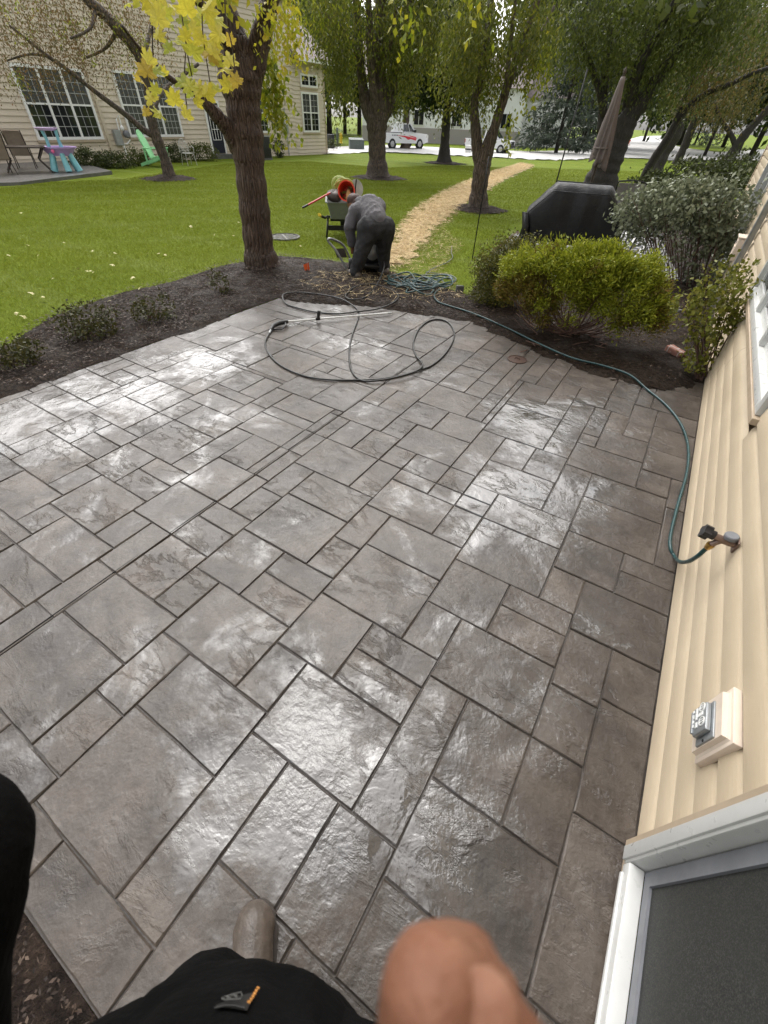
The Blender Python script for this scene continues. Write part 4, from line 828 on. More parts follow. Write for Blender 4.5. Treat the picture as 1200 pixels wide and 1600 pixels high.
# the forked tree by the straw walk
t3, b3 = tree('shade_tree', 'forked tree in a mulch ring beside the straw walk', (746, 327),
    [[(746, 329, 31), (748, 300, 25), (752, 270, 25), (757, 245, 26), (771, 205, 15), (785, 160, 14), (800, 110, 12), (826, 40, 10), (850, -30, 8)],
     [(752, 262, 20), (746, 235, 18), (743, 200, 15), (741, 165, 14), (749, 130, 12), (757, 80, 11), (764, 30, 10), (772, -40, 8)],
     [(785, 165, 8), (798, 130, 7, 1.02), (812, 105, 6, 1.04), (840, 60, 5, 1.06), (866, 10, 4, 1.08)], [(790, 150, 7, .99), (795, 90, 7, .98), (802, 30, 6, .97), (808, -30, 5, .96)]],
    'bark', .3, ring=44, high=('willow_olive', 6.4, 2.6, 1.6, 500, .34))
crownobj(t3, blobs(b3, [(790, 30, 75, 55, 1.3, 4000), (730, 40, 45, 60, 1.1, 2400), (705, 90, 22, 60, .7, 600), (760, 100, 45, 40, 1., 900), (850, 20, 40, 50, 1., 1000)], (.105, .038), org=b3, drop=.11), 'willow_olive')
crownobj(t3, blobs(b3, [(842, 95, 22, 36, .5, 330), (800, 190, 10, 22, .3, 110), (772, 150, 15, 40, .3, 150)], (.11, .05), org=b3, drop=.08), 'maple_green')
# dark tree and slender tree in front of the street
t4, b4 = tree('dark_tree', 'dense dark green tree with black trunk between the two white pickups', (694, 255), [[(694, 256, 20), (695, 225, 14), (697, 195, 13), (699, 150, 12), (700, 60, 10), (702, -60, 6)]], 'dark_bark', .5, ring=34)
crownobj(t4, blobs(b4, [(690, 90, 60, 55, 2.6, 4200), (660, 130, 45, 38, 2., 2200), (725, 130, 40, 40, 2., 2000), (690, 20, 70, 60, 3., 3200), (640, 60, 40, 60, 2., 1500), (735, 60, 40, 60, 2., 1500)], (.26, .13), 'cloud', org=b4, clump=50), 'leaf_dark')
t5, b5 = tree('street_tree', 'slender tree standing in front of the first white pickup', (633, 233), [[(633, 234, 13), (634, 200, 10), (637, 150, 9), (640, 60, 7), (642, -40, 5)]], 'bark', .4)
crownobj(t5, blobs(b5, [(632, 120, 45, 42, 3., 2600), (610, 150, 25, 20, 2., 800), (660, 150, 30, 20, 2., 900), (640, 40, 60, 60, 4., 2600)], (.40, .22), 'cloud', org=b5, clump=40), 'leaf_mid')
# big leaning tree behind the umbrella and the tilting trees to its right
t6, b6 = tree('leaning_tree', 'large dark tree leaning right behind the furled umbrella', (936, 293),
    [[(934, 296, 50), (943, 270, 42), (954, 245, 38), (968, 215, 34), (982, 185, 30), (998, 165, 26), (1020, 132, 20), (1050, 90, 17), (1078, 50, 14), (1105, 10, 12), (1140, -50, 8)],
     [(940, 205, 15, 1.01), (943, 160, 13, 1.02), (947, 100, 12, 1.03), (955, 40, 10, 1.04), (966, -20, 8, 1.05)],
     [(985, 185, 17), (990, 140, 15, .99), (1005, 95, 13, .98), (1022, 60, 11, .98), (1050, 10, 9, .97), (1070, -40, 7, .97)],
     [(945, 180, 11, 1.01), (936, 140, 10, 1.01), (922, 100, 9, 1.02), (905, 60, 8, 1.02), (885, 30, 7, 1.03), (864, 5, 6, 1.03)],
     [(972, 205, 12, 1.01), (985, 130, 11, 1.02), (1005, 70, 9, 1.03), (1020, 0, 7, 1.04)]], 'dark_bark', .25, high=('leaf_mid', 6.6, 4.0, 2.0, 800, .42))
crownobj(t6, blobs(b6, [(900, 25, 60, 55, 1.8, 3300), (990, 20, 80, 55, 1.8, 3900), (1070, 40, 60, 60, 1.8, 2400), (1160, 10, 70, 50, 1.8, 2600), (1120, -10, 60, 40, 1.8, 1600), (960, 90, 60, 40, 1.4, 1300), (1040, 110, 45, 40, 1.4, 1100)], (.15, .06), org=b6, drop=.12), 'leaf_mid')
TL = [('leaning_tree', 'thin leaning tree rising beside the dark mulch near the far hedge', (1003, 292), [[(1000, 294, 15), (1018, 255, 13), (1043, 217, 12), (1058, 190, 12), (1075, 168, 10), (1105, 145, 8), (1140, 132, 7), (1175, 115, 6), (1210, 104, 5)], [(1050, 205, 8), (1062, 170, 7), (1085, 120, 6), (1110, 70, 5)]]),
      ('leaning_tree', 'black trunk leaning right just behind the thinnest leaning tree', (1022, 268), [[(1022, 270, 18), (1038, 240, 16), (1055, 213, 16), (1065, 185, 15), (1085, 150, 11), (1100, 100, 9), (1120, 40, 7)], [(1065, 190, 8), (1095, 155, 7), (1130, 110, 5), (1160, 90, 4)]]),
      ('leaning_tree', 'short dark leaning trunk in the middle of the tilting group', (1056, 256), [[(1056, 258, 12), (1066, 236, 11), (1076, 212, 11), (1090, 170, 8), (1110, 110, 6)]]),
      ('leaning_tree', 'dark forked trunk leaning over the hedge nearest the house', (1133, 262), [[(1131, 264, 16), (1147, 235, 14), (1163, 212, 13), (1178, 195, 11), (1200, 170, 9), (1230, 130, 7)], [(1150, 232, 8), (1142, 210, 6), (1128, 190, 5), (1115, 160, 4)]])]
for i, (nm, lb, ba, li) in enumerate(TL):
    r_, b_ = tree(nm, lb, ba, li, 'dark_bark', .25, group='leaning trees by the far hedge')
    q = [[(1130, 80, 60, 40), (1090, 120, 45, 30)], [(1100, 40, 60, 60), (1075, 135, 35, 30)], [(1095, 90, 40, 45), (1110, 10, 50, 40)], [(1180, 110, 45, 55), (1140, 150, 45, 28), (1200, 40, 50, 60), (1190, 0, 60, 40)]][i]
    m = mpp(b_); L_ = 4.2*m
    crownobj(r_, blobs(b_, [(*x, 1.2+i*.8, 1500) for x in q], (L_, L_*.45), org=b_, drop=3.4*m), 'leaf_rust' if i in (0, 3) else 'leaf_mid')
# blue spruces
def spruce(label, base, hpx_w, hgt, n=6500, group='blue spruces by the street'):
    b = at(*base); r = thing('spruce_tree', label, 'spruce', b, group=group); wd = hpx_w*mpp(b)
    obj('trunk', MB().tube([(0, 0, -.2), (0, 0, hgt*.5), (0, 0, hgt)], [.22, .15, .03], 8), 'dark_bark', r, smooth='all')
    nb = 190; zz = 1.0+(hgt-1.2)*rng.uniform(0, 1, nb)**1.25; an = rng.uniform(0, 2*math.pi, nb); ln = wd*(1-zz/hgt)*rng.uniform(.75, 1.12, nb)+.2
    k = rng.integers(0, nb, n); f = rng.uniform(.12, 1, n)**.7; d = np.c_[np.cos(an[k]), np.sin(an[k]), np.zeros(n)]
    P = d*(ln[k]*f)[:, None]; P[:, 2] = zz[k]-ln[k]*f*.28+.20*(f**3)*ln[k]; P += rng.normal(size=(n, 3))*np.c_[.18*f, .18*f, .09*f]
    crownobj(r, leafq(P, .50, .15, d*.6+np.array([0, 0, -.5])), 'spruce_blue'); return r
spruce('broad blue spruce left of the big leaning tree', (868, 240), 62, 15, 9000)
spruce('blue spruce farthest left beside the white house', (826, 226), 40, 15)
spruce('dark spruce tucked behind the black rod', (905, 236), 45, 13)
spruce('shaggy spruce behind the tilting trunks at right', (1085, 226), 60, 14)
# far trees in rows beyond the street and behind the townhouses
fd = thing('far_tree', 'blurred green tree in the far row beyond the street', 'tree', (0, 0, 0), group='far trees beyond the street')
obj('trunk', MB().tube([(0, 0, -1), (.1, 0, 3), (0, .1, 8)], [.28, .22, .1], 8), 'dark_bark', fd, smooth='all')
nb = 46; cc = ell(nb, (0, 0, 7.0), (3.6, 3.6, 4.3), .3); kx = rng.integers(0, nb, 3600)
crownobj(fd, leafq(cc[kx]+rng.normal(size=(3600, 3))*.62, .62, .36), 'leaf_mid')
fe = thing('far_tree', 'dark bushy tree in the far row beyond the street', 'tree', (0, 0, 0), group='far trees beyond the street')
obj('trunk', MB().tube([(0, 0, -1), (-.1, 0, 3), (0, .1, 8)], [.3, .24, .1], 8), 'dark_bark', fe, smooth='all')
cc = ell(nb, (0, 0, 6.3), (4.2, 4.2, 4.8), .3)
crownobj(fe, leafq(cc[kx]+rng.normal(size=(3600, 3))*.7, .66, .36), 'leaf_dark')
first = {0: True, 1: True}
spots = []
for a in np.linspace(-62, 28, 30): spots.append((a+rng.uniform(-1, 1), rng.uniform(92, 112)))
for a in np.linspace(-60, 26, 24): spots.append((a+rng.uniform(-1, 1), rng.uniform(120, 150)))
for a, d in ((-38.5, 62), (-40.5, 76), (-42, 90), (-40, 84), (-9, 75), (-5.5, 66), (-2, 84), (1.5, 72), (-12.5, 88), (4, 60), (7, 74), (-38, 95), (-17, 92), (-14.5, 86)): spots.append((a, d))
for i, (a, d) in enumerate(spots):
    p = (d*math.sin(R(a)), d*math.cos(R(a)))
    if d < 118 and -33.5 < a < -18 or p[0] < -24 and p[1] < 33 or p[0] > .3 and p[1] < 30: continue
    k = i % 2; z = float(gz(*p)); s_ = random.uniform(1.25, 2.1) if d > 90 else random.uniform(.8, 1.05); rz = random.uniform(0, 6.2)
    o_ = (fd, fe)[k]
    if first[k]: o_.location = (*p, z); o_.rotation_euler = (0, 0, rz); o_.scale = (s_,)*3; first[k] = False
    else: dup(o_, (*p, z), rz, None, s_)

# shrubs
def shrub(name, label, cat, base, bl, mat, leaf, stems=5, kind='cloud', group=None, stemmat='twig_bark', spread=1., d=None, clump=45, hs=.6, part='foliage'):
    b = at(*base); r = thing(name, label, cat, b, group=group)
    V = blobs(b, bl, leaf, kind, org=b, **(dict(d=d, clump=clump) if kind == 'cloud' else {}))
    obj(part, npmesh(part, V, quads(len(V)//4)), mat, r)
    for k in range(stems):
        q = bl[k % len(bl)]; c = up(b, q[0]+random.uniform(-.6, .6)*q[2], q[1]+random.uniform(-.2, .3)*q[3], 1+random.uniform(-.3, .3)*q[4]/max(1, np.hypot(b[0], b[1])))-b
        s0 = np.array([random.uniform(-.06, .06)*spread, random.uniform(-.06, .06)*spread, -.04]); mid = s0+(c-s0)*.5+np.array([random.uniform(-.05, .05), random.uniform(-.05, .05), .04*hs])
        obj('stem', MB().tube(spline([s0, mid, c], 4), [.010*hs]*5+[.007*hs]*3+[.004*hs], 5), stemmat, r, smooth='all')
    return r, b
# juniper: feathery top over bare reddish branches
jb = at(905, 528)
jr = thing('juniper_bush', 'wide feathery yellow green juniper with bare reddish branches below', 'bush', jb)
JB = [(845, 496, 36, 18, .2, 5), (875, 434, 80, 28, .38, 44), (945, 442, 66, 34, .38, 44), (976, 484, 48, 44, .32, 30), (848, 468, 58, 38, .34, 30), (990, 512, 30, 26, .2, 12), (910, 420, 58, 18, .35, 30), (822, 470, 34, 42, .25, 16), (950, 486, 50, 24, .25, 9)]
Vn, Vo = [], []
for px, py, rx, ry, rd, k in JB:
    c = up(jb, px, py); m = mpp(c); u_, w_ = frame(jb); e = unit(rng.normal(size=(k, 3))); e[:, 2] = np.abs(e[:, 2])*.95-.12; e[:, 1] = -np.abs(e[:, 1])*.9+.3
    cen = c+(e[:, :1]*rx*m)*u_+(e[:, 1:2]*rd)*w_+np.c_[np.zeros((k, 2)), e[:, 2]*ry*m]
    for q, ee in zip(cen, e):
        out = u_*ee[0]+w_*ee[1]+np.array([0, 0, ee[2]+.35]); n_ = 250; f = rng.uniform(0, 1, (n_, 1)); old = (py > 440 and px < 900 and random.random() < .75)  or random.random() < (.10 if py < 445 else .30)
        P = q+out*f*.10+rng.normal(size=(n_, 3))*(.035+.02*(1-f)); (Vo if old else Vn).append(leafq(P, .040, .0125, out*1.1))
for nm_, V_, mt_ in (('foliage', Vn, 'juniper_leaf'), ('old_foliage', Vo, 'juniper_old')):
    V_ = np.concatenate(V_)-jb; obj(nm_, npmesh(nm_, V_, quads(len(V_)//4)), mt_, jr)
for k in range(80):
    px, py = random.uniform(795, 1000), random.uniform(440, 505); c = up(jb, px, py, 1+random.uniform(-.05, .05))-jb
    s0 = up(jb, 880+random.uniform(-28, 30), 528+random.uniform(-10, 8), 1+random.uniform(-.02, .02))-jb; s0[2] = max(s0[2], -.01)
    mid = (s0*.45+c*.55)+np.array([random.uniform(-.06, .06), random.uniform(-.06, .06), -.09]); r0 = random.uniform(.005, .013)
    obj('branch', MB().tube(spline([s0, mid, c], 5), [r0*(1-.065*i) for i in range(11)], 6), 'twig_bark', jr, smooth='all')
for k in range(14):
    a = random.uniform(0, 6.3); px = 860+random.uniform(-40, 90); s0 = gp(px, 535+random.uniform(-8, 14))-jb
    obj('branch', MB().tube(spline([s0+(0, 0, .01), s0+np.array([math.cos(a)*.12, math.sin(a)*.12, .035]), s0+np.array([math.cos(a)*.26, math.sin(a)*.2, .05])], 4), [.006]*5+[.004]*4, 5), 'twig_bark', jr, smooth='all')
shrub('boxwood_bush', 'rounded small leaved boxwood on the left side of the juniper', 'bush', (790, 478), [(790, 425, 48, 44, .38, 7500), (772, 452, 36, 40, .32, 4600), (815, 405, 40, 30, .3, 3600)], 'boxwood_leaf', (.030, .017), 10, clump=55)
hr, hb = shrub('hydrangea_bush', 'tall grey green leafy shrub with brown stems by the house wall', 'bush', (1062, 442), [(1062, 322, 84, 34, .55, 2500), (1130, 335, 42, 44, .4, 1300), (1000, 335, 40, 34, .35, 900), (1060, 370, 85, 34, .5, 900), (1110, 410, 45, 40, .35, 800), (1080, 300, 60, 20, .4, 900)], 'hydrangea_leaf', (.066, .044), 0, d=(0, 0, -.3), clump=14)
for k in range(60):
    px = random.uniform(985, 1150); x0 = 1062+(px-1062)*.55+random.uniform(-14, 14); s0 = up(hb, x0, 442+random.uniform(-6, 14), 1+random.uniform(-.04, .03))-hb; s0[2] = -.03; c = up(hb, px, random.uniform(300, 360), 1+random.uniform(-.05, .05))-hb
    obj('stem', MB().tube(spline([s0, s0*.5+c*.5+np.array([random.uniform(-.05, .05), 0, .05]), c], 4), [.006]*5+[.004]*4, 5), 'twig_bark', hr, smooth='all')
rr_, rb = shrub('rose_bush', 'straggly yellowish green shrub leaning on the siding at the patio corner', 'bush', (1098, 592), [(1130, 448, 46, 34, .22, 520), (1108, 490, 36, 40, .22, 520), (1100, 540, 26, 40, .18, 330), (1150, 480, 22, 40, .15, 220), (1085, 575, 18, 22, .12, 130), (1075, 470, 22, 30, .15, 110)], 'rose_leaf', (.042, .029), 18, clump=9, spread=1.2)
shrub('hedge', 'dark low hedge behind the tall leafy shrub', 'hedge', (1085, 318), [(1090, 278, 70, 24, 1.6, 3800), (1025, 290, 40, 18, 1.2, 1500), (1145, 272, 40, 28, 1.4, 2000)], 'hedge_leaf', (.12, .06), 4, clump=40)
shrub('small_bush', 'light green sprig beside the right edge of the grill', 'bush', (985, 345), [(985, 322, 14, 8, .2, 330)], 'juniper_leaf', (.07, .05), 4)
# plants in the left bed
for lb, ba, bl in (('largest leafy plant in the left mulch bed', (132, 532), [(130, 500, 44, 24, .25, 900), (150, 515, 26, 18, .2, 350)]),
                   ('leafy plant beside the largest one towards the maple', (240, 503), [(235, 485, 28, 18, .2, 480), (258, 478, 24, 24, .2, 130)]),
                   ('sparse plant nearest the maple trunk in the left bed', (347, 460), [(346, 444, 20, 15, .2, 270)]),
                   ('plant at the left edge of the picture in the mulch', (18, 578), [(15, 552, 40, 22, .25, 800)])):
    shrub('bed_plant', lb, 'plant', ba, bl, 'bed_leaf', (.040, .019), 9, group='plants in the left mulch bed', clump=14, hs=.4)
# shrubs along the townhouse
for lb, ba, bl in (('clipped shrub beside the purple water table', (138, 263), [(138, 252, 24, 15, .6, 2400)]), ('shrub left of the mint chair below the meter', (178, 262), [(180, 252, 26, 14, .6, 2400)]),
                   ('pale shrub just left of the mint chair', (216, 258), [(215, 250, 19, 14, .5, 1700)]), ('dark shrub right behind the mint chair', (272, 253), [(274, 242, 18, 13, .5, 1700)]),
                   ('yellowish shrub behind the wire chair near the door', (312, 251), [(314, 240, 24, 12, .5, 2000)])):
    shrub('foundation_shrub', lb, 'shrub', ba, bl, 'leaf_mid' if 'yellow' in lb or 'pale' in lb else 'hedge_leaf', (.085, .045), 3, group='shrubs along the townhouse wall', clump=40)
for lb, ba, bl in (('round clipped bush right of the black condenser', (438, 246), [(438, 233, 13, 12, .5, 900)]), ('clipped bush between the two condensers', (455, 240), [(452, 227, 14, 11, .5, 900), (466, 228, 10, 10, .5, 500)]),
                   ('wide clipped bush in front of the second condenser', (498, 239), [(497, 228, 16, 11, .6, 1000)]), ('clipped bush at the far corner of the townhouse', (521, 236), [(521, 227, 11, 9, .6, 700)])):
    shrub('round_bush', lb, 'bush', ba, bl, 'hedge_leaf', (.10, .05), 2, group='round bushes by the condensers', clump=60)
# fallen leaves on the lawn and the stones
FLM = []
simple('fallen_leaf', (.52, .47, .22), .6)
for me in LM[:3]:
    q = me.copy(); q.materials.clear(); q.materials.append(MATS['fallen_leaf']); FLM.append(q)
FL = [(102, 383), (145, 397), (180, 399), (260, 402), (143, 428), (138, 428), (148, 430), (124, 424), (85, 440), (208, 438), (50, 463), (33, 336), (300, 357), (374, 351), (336, 370), (275, 429), (62, 403), (16, 403), (178, 418), (45, 387), (232, 400), (30, 496), (38, 500), (172, 476), (220, 455), (250, 400), (70, 470), (420, 392), (470, 388), (365, 372), (600, 332), (640, 410), (700, 350)]
for x, y in FL:
    p = at(x, y); o_ = bpy.data.objects.new('fallen_leaf', FLM[random.choice((0, 1, 2))]); C.objects.link(o_); o_.location = (p[0], p[1], p[2]+.045); s_ = random.uniform(.022, .042); o_.scale = (s_,)*3
    o_.rotation_euler = (random.uniform(-.5, .5), random.uniform(-.5, .5), random.uniform(0, 6.3)); tag(o_, 'pale yellow maple leaf fallen on the mown lawn', 'leaf', 'fallen leaves on the lawn')
# ------------------------------------------------------------------ objects on and round the patio
def zoomed(L, ox, oy, s): return [(ox+x/s, oy+y/s) for x, y in L]
def hose(name, label, cat, L, r, mat, lift=None, n=8, sub=7, group=None):
    P = [at(x, y) for x, y in L]; P = [p+np.array([0, 0, r+.002+(.028 if p[1] > 4.0 and inpoly(p[0:1], p[1:2], bedR)[0] or inpoly(p[0:1], p[1:2], bedL)[0] else 0)]) for p in P]
    if lift:
        for i, z in lift.items(): P[i] = P[i]+np.array([0, 0, z])
    o_ = obj(name, MB().tube([p-P[0] for p in spline(P, sub)], r, n), mat, loc=P[0], smooth='all'); return tag(o_, label, cat, group)
BL = [(95, 270), (62, 312), (52, 360), (88, 425), (160, 482), (280, 530), (420, 548), (560, 549), (680, 544), (800, 523), (900, 493), (965, 470), (1030, 418), (1080, 345), (1092, 285), (1062, 232), (1010, 213), (950, 224), (900, 265), (873, 320), (868, 370), (885, 418), (916, 465), (908, 494), (860, 520), (760, 547), (660, 560), (590, 553), (541, 520), (518, 460), (515, 380), (530, 300), (556, 230), (567, 180), (545, 145), (480, 118), (400, 96), (280, 80), (190, 79), (150, 95), (165, 125), (230, 150), (330, 173), (450, 182), (560, 178), (660, 165), (740, 143), (782, 108), (772, 78), (720, 50), (650, 32), (590, 32), (530, 55), (496, 95), (522, 124), (590, 108), (640, 72), (662, 40), (690, 10), (705, -12), (700, -28)]
ph = hose('pressure_hose', 'black pressure washer hose looping across the wet stone patio', 'hose', zoomed(BL, 400, 440, 3.53), .0085, 'black_rubber', {22: .012, 23: .02, 24: .02, 25: .018, 26: .012, 33: .0, 44: .016, 45: .016, 54: .016, 58: .06, 59: .14, 60: .2})
obj('hose_collar', MB().tube([rel(at(*p_)+(0, 0, .0105), ph) for p_ in ((421.5, 553.5), (424.8, 559))], .0105, 8), 'black_plastic', ph)
# spray lance
p0, p1 = at(448, 507.5)+(0, 0, .035), at(607, 493)+(0, 0, .028)
wd = thing('spray_lance', 'white metal spray lance with black trigger gun lying on the patio', 'spray lance', at(436, 515))
def L_(x, y, z): return np.array(rel(at(x, y)+(0, 0, z), wd))
a_, b_ = np.array(rel(p0, wd)), np.array(rel(p1, wd)); dr_ = unit(b_-a_)
obj('lance_tube', MB().tube([a_-dr_*.05, b_], .0085, 10), 'bright_mark', wd, smooth=True)
obj('nozzle', MB().tube([b_-dr_*.01, b_+dr_*.035], [.010, .008], 10), 'galvanised', wd, smooth=True)
g1 = L_(497, 503, .035); obj('side_handle', MB().tube([g1-dr_*.025, g1+dr_*.025], .017, 10).tube([g1+(0, 0, -.01), g1+(.01, .02, .08)], [.016, .019], 10), 'black_rubber', wd, smooth=True)
obj('trigger_gun', MB().tube([L_(450, 507.5, .035), L_(438, 510, .038), L_(428, 514, .036), L_(423, 519, .022)], [.020, .026, .022, .015], 10).tube([L_(446, 506, .04), L_(447, 513, .03), L_(440, 518, .02), L_(428, 517, .018)], .0085, 8), 'black_plastic', wd, smooth=True)
obj('swivel', MB().tube([L_(424, 518, .022), L_(421, 523, .014)], .012, 10), 'galvanised', wd, smooth=True)
# garden hose from the tap
tap = np.array([XW, 1.675, .525]); c_ = tap+.8*np.array([-.086, -.007, -.037]); dn = HDN
GP = [c_+dn*.025, c_+dn*.06, c_+dn*.11, onx(1076, 877, XW-.06), onx(1063, 878, XW-.045)]
GL = [(1053, 873), (1046, 858), (1047, 835), (1058, 790), (1072, 740), (1074, 700), (1063, 665), (1040, 635), (1010, 610), (980, 592), (940, 578), (890, 565), (840, 543), (790, 518), (740, 496), (700, 483), (684, 477), (678, 467), (685, 458), (705, 452), (700, 444), (670, 447), (640, 452), (622, 444), (640, 436), (675, 437), (700, 441), (706, 449), (685, 455), (655, 450), (630, 440), (606, 438), (612, 447), (640, 456), (662, 453), (668, 445), (650, 441), (635, 446), (645, 462), (668, 466), (676, 458), (652, 455), (622, 450), (600, 446)]
P = GP[:5]+[at(x, y)+(0, 0, .0115+(.022*(i % 3) if i > 18 else 0)+(.03 if 9 <= i else 0)) for i, (x, y) in enumerate(GL)]
gh = obj('garden_hose', MB().tube([p-P[0] for p in spline(P, 7)], .0092, 8), 'teal_rubber', loc=P[0], smooth='all'); tag(gh, 'dark teal garden hose running from the tap round the patio edge', 'hose')
ch = []
for cx, cy, rx, ry in ((652, 448, 46, 10), (640, 444, 34, 9), (668, 446, 36, 10), (690, 442, 22, 9), (650, 455, 30, 8), (664, 452, 22, 8)):
    for k in range(9): a = 2*math.pi*k/9+cx; ch.append((cx+rx*math.cos(a)*random.uniform(.85, 1.1), cy+ry*math.sin(a)*random.uniform(.85, 1.1)))
hose('coiled_hose', 'tangled teal hose coils heaped at the far edge of the patio', 'hose', ch, .0095, 'teal_rubber', {i: .01+.035*random.random() for i in range(len(ch))})
hose('thin_hose', 'thin grey hose snaking on the grass past the coils', 'hose', [(706, 385), (705, 395), (707, 403), (698, 411), (684, 417), (672, 423), (664, 432), (668, 441), (690, 446), (708, 443), (712, 436), (700, 430), (680, 428), (665, 426)], .0075, 'grey_rubber')
# drain cap in the patio, grate in the lawn
dc = thing('drain_cap', 'rusty round drain cap set in the patio near the juniper', 'drain', gp(808, 562)); rr0 = 15*mpp(gp(808, 562))
obj('rim', MB().lathe([(rr0, 0), (rr0, .006), (rr0*.9, .008), (rr0*.87, .003)], 28, cap=False), 'rust_iron', dc, smooth=True)
obj('lid', MB().lathe([(rr0*.87, 0), (rr0*.86, .0035), (rr0*.45, .0045), (rr0*.4, .006), (.002, .006)], 28), 'rust_iron', dc, smooth=True)
obj('handle', MB().tube([(-.025, 0, .006), (-.018, 0, .018), (.018, 0, .018), (.025, 0, .006)], .004, 6), 'rust_iron', dc, smooth=True)
gb = at(445, 371); gr = thing('storm_drain', 'round slotted storm drain grate in the lawn behind the maple trunk', 'drain', gb); rg = 21*mpp(gb)
obj('collar', MB().lathe([(rg*1.12, -.05), (rg*1.12, .022), (rg, .028), (rg*.96, -.02)], 32, cap=False), 'rock_grey', gr, smooth=True)
obj('pit', MB().lathe([(rg*.97, -.03), (.01, -.031)], 24), 'dark_hole', gr)
for k in range(7):
    x = (-.84+.28*k)*rg*.98; h_ = math.sqrt(max(.01, (rg*.96)**2-x*x)); q = MB().bx(x-rg*.055, x+rg*.055, -h_, h_, -.015, .018); obj('grate_bar', q.tf(Matrix.Rotation(R(-35), 4, 'Z')), 'iron_grate', gr)
obj('grate_bar', MB().bx(-rg*.96, rg*.96, -rg*.06, rg*.06, -.012, .0165).tf(Matrix.Rotation(R(-35), 4, 'Z')), 'iron_grate', gr)
# marker flag
fb_ = at(481, 426); fg = thing('marker_flag', 'small orange marker flag stuck in the soil near the patio corner', 'flag', fb_)
obj('wire', MB().tube([(0, 0, -.03), (.005, 0, .14)], .002, 5), 'wire_metal', fg)
u_, w_ = frame(fb_); A = np.array([.004, 0, .03]); obj('flag', MB().loft([[tuple(A+u_*x+np.array([0, 0, z])+w_*.012*math.sin(x*60)) for x, z in ((-.045, 0), (-.045, .001), (.03, .001), (.03, 0))], [tuple(A+u_*x+np.array([0, 0, z])+w_*.012*math.sin(x*60+1)) for x, z in ((-.06, .075), (-.06, .076), (.02, .10), (.02, .099))]]), 'flag_orange', fg)
# stones and a block lying about
for lb, px, sz in (('square grey block beside the coiled hose', (717, 459), (.10, .07, .075)), ('flat reddish brick in the mud near the corner shrub', (1052, 557), (.19, .09, .05)), ('small pale stone in the mud under the juniper', (1060, 491), (.05, .04, .03)), ('small pale stone left of the corner shrub', (1056, 487), (.035, .03, .025))):
    bm = MB().bev(-sz[0]/2, sz[0]/2, -sz[1]/2, sz[1]/2, -.015, sz[2], min(sz)*.22); bm.v = [tuple(np.array(v)*(1+.10*np.sin(v[0]*60+v[1]*90))) for v in bm.v]
    p = at(*px); tag(obj('stone', bm, 'brick_red' if 'brick' in lb else 'rock_grey', loc=p+(0, 0, .03), smooth=True), lb, 'stone').rotation_euler = (0, 0, random.uniform(0, 3))

# ------------------------------------------------------------------ neighbouring little patio: grill, rug, chairs, umbrella
gc = at(880, 402); ug, wg = frame(gc); rz = math.atan2(ug[1], ug[0])
sp = G2([(772, 392), (800, 370), (1020, 360), (1060, 440), (900, 470), (790, 430)])
c0 = np.mean(sp, axis=0); z0 = float(gz(*c0))
slab = tag(obj('neighbour_patio', MB().prism([(x-c0[0], y-c0[1]) for x, y in sp], -.25, .045), 'paver_grey', loc=(*c0, z0), kind='structure'), 'small grey slab under the covered grill', 'patio')
sp2 = [(c0[0]+(x-c0[0])*.88, c0[1]+(y-c0[1])*.88) for x, y in sp]
tag(obj('outdoor_rug', MB().prism([(x-c0[0], y-c0[1]) for x, y in sp2], .047, .056), 'rug_trellis', loc=(*c0, z0)), 'dark rug with white trellis lines under the covered grill', 'rug')
e0, e1 = at(768, 398), at(808, 366); tag(obj('timber_edging', MB().tube([rel2 for rel2 in ((0, 0, .03), tuple(e1-e0+(0, 0, .03)))], .05, 4), 'twig_bark', loc=e0), 'dark timber edging left of the grill cover', 'edging')
ZS = z0+.056
# covered grill: lofted sections along its width
gl = thing('covered_grill', 'large barbecue under a wet black fabric cover', 'grill', (gc[0], gc[1], ZS), rz)
def gsec(x, hw, zt, zs, dr=0):
    return [(x, -hw*1.02, .12+dr), (x, -hw*1.04, zs*.55), (x, -hw, zs), (x, -hw*.55, zt), (x, hw*.55, zt), (x, hw, zs), (x, hw*1.04, zs*.55), (x, hw*1.02, .12+dr)]
m = MB(); rows = []
for i in range(41):
    s_ = -1+2*i/40; x = .86*s_; ax = abs(s_)
    zt = 1.06 if ax < .52 else 1.06-(ax-.52)/.48*.42; zs = min(zt-.04, .92 if ax < .52 else .92-(ax-.52)/.48*.38); hw = .32+.015*math.sin(9*s_)
    if ax > .97: x *= .985
    q = gsec(x, hw, zt, zs, .015*math.sin(13*s_))
    rows.append([(a+.006*math.sin(c*23+s_*5), b_+.03*mn.noise(Vector((s_*4.5, b_*3+5, c*1.6)))+.014*mn.noise(Vector((s_*13, b_*3, c*2.5))), c+.008*mn.noise(Vector((s_*6, b_*9, 3)))) for a, b_, c in q])
m.loft(rows); bmz = obj('cover', m, 'black_cover', gl, smooth='all')
mod = bmz.modifiers.new('s', 'SUBSURF'); mod.levels = mod.render_levels = 1
obj('cover_seam', MB().tube([(-.84, -.325, .58), (-.45, -.30, .94), (.45, -.30, .94), (.84, -.325, .58)], .008, 6).tube([(-.45, -.175, 1.066), (.45, -.175, 1.066)], .009, 6), 'black_cover', gl, smooth='all')
obj('side_drape', MB().loft([[(-.90, -.33, .62), (-.82, -.38, .62), (-.78, -.34, .62)], [(-.84, -.36, .40), (-.76, -.42, .40), (-.70, -.36, .40)], [(-.90, -.36, .10), (-.80, -.41, .10), (-.70, -.38, .10)]]), 'black_cover', gl, smooth='all')
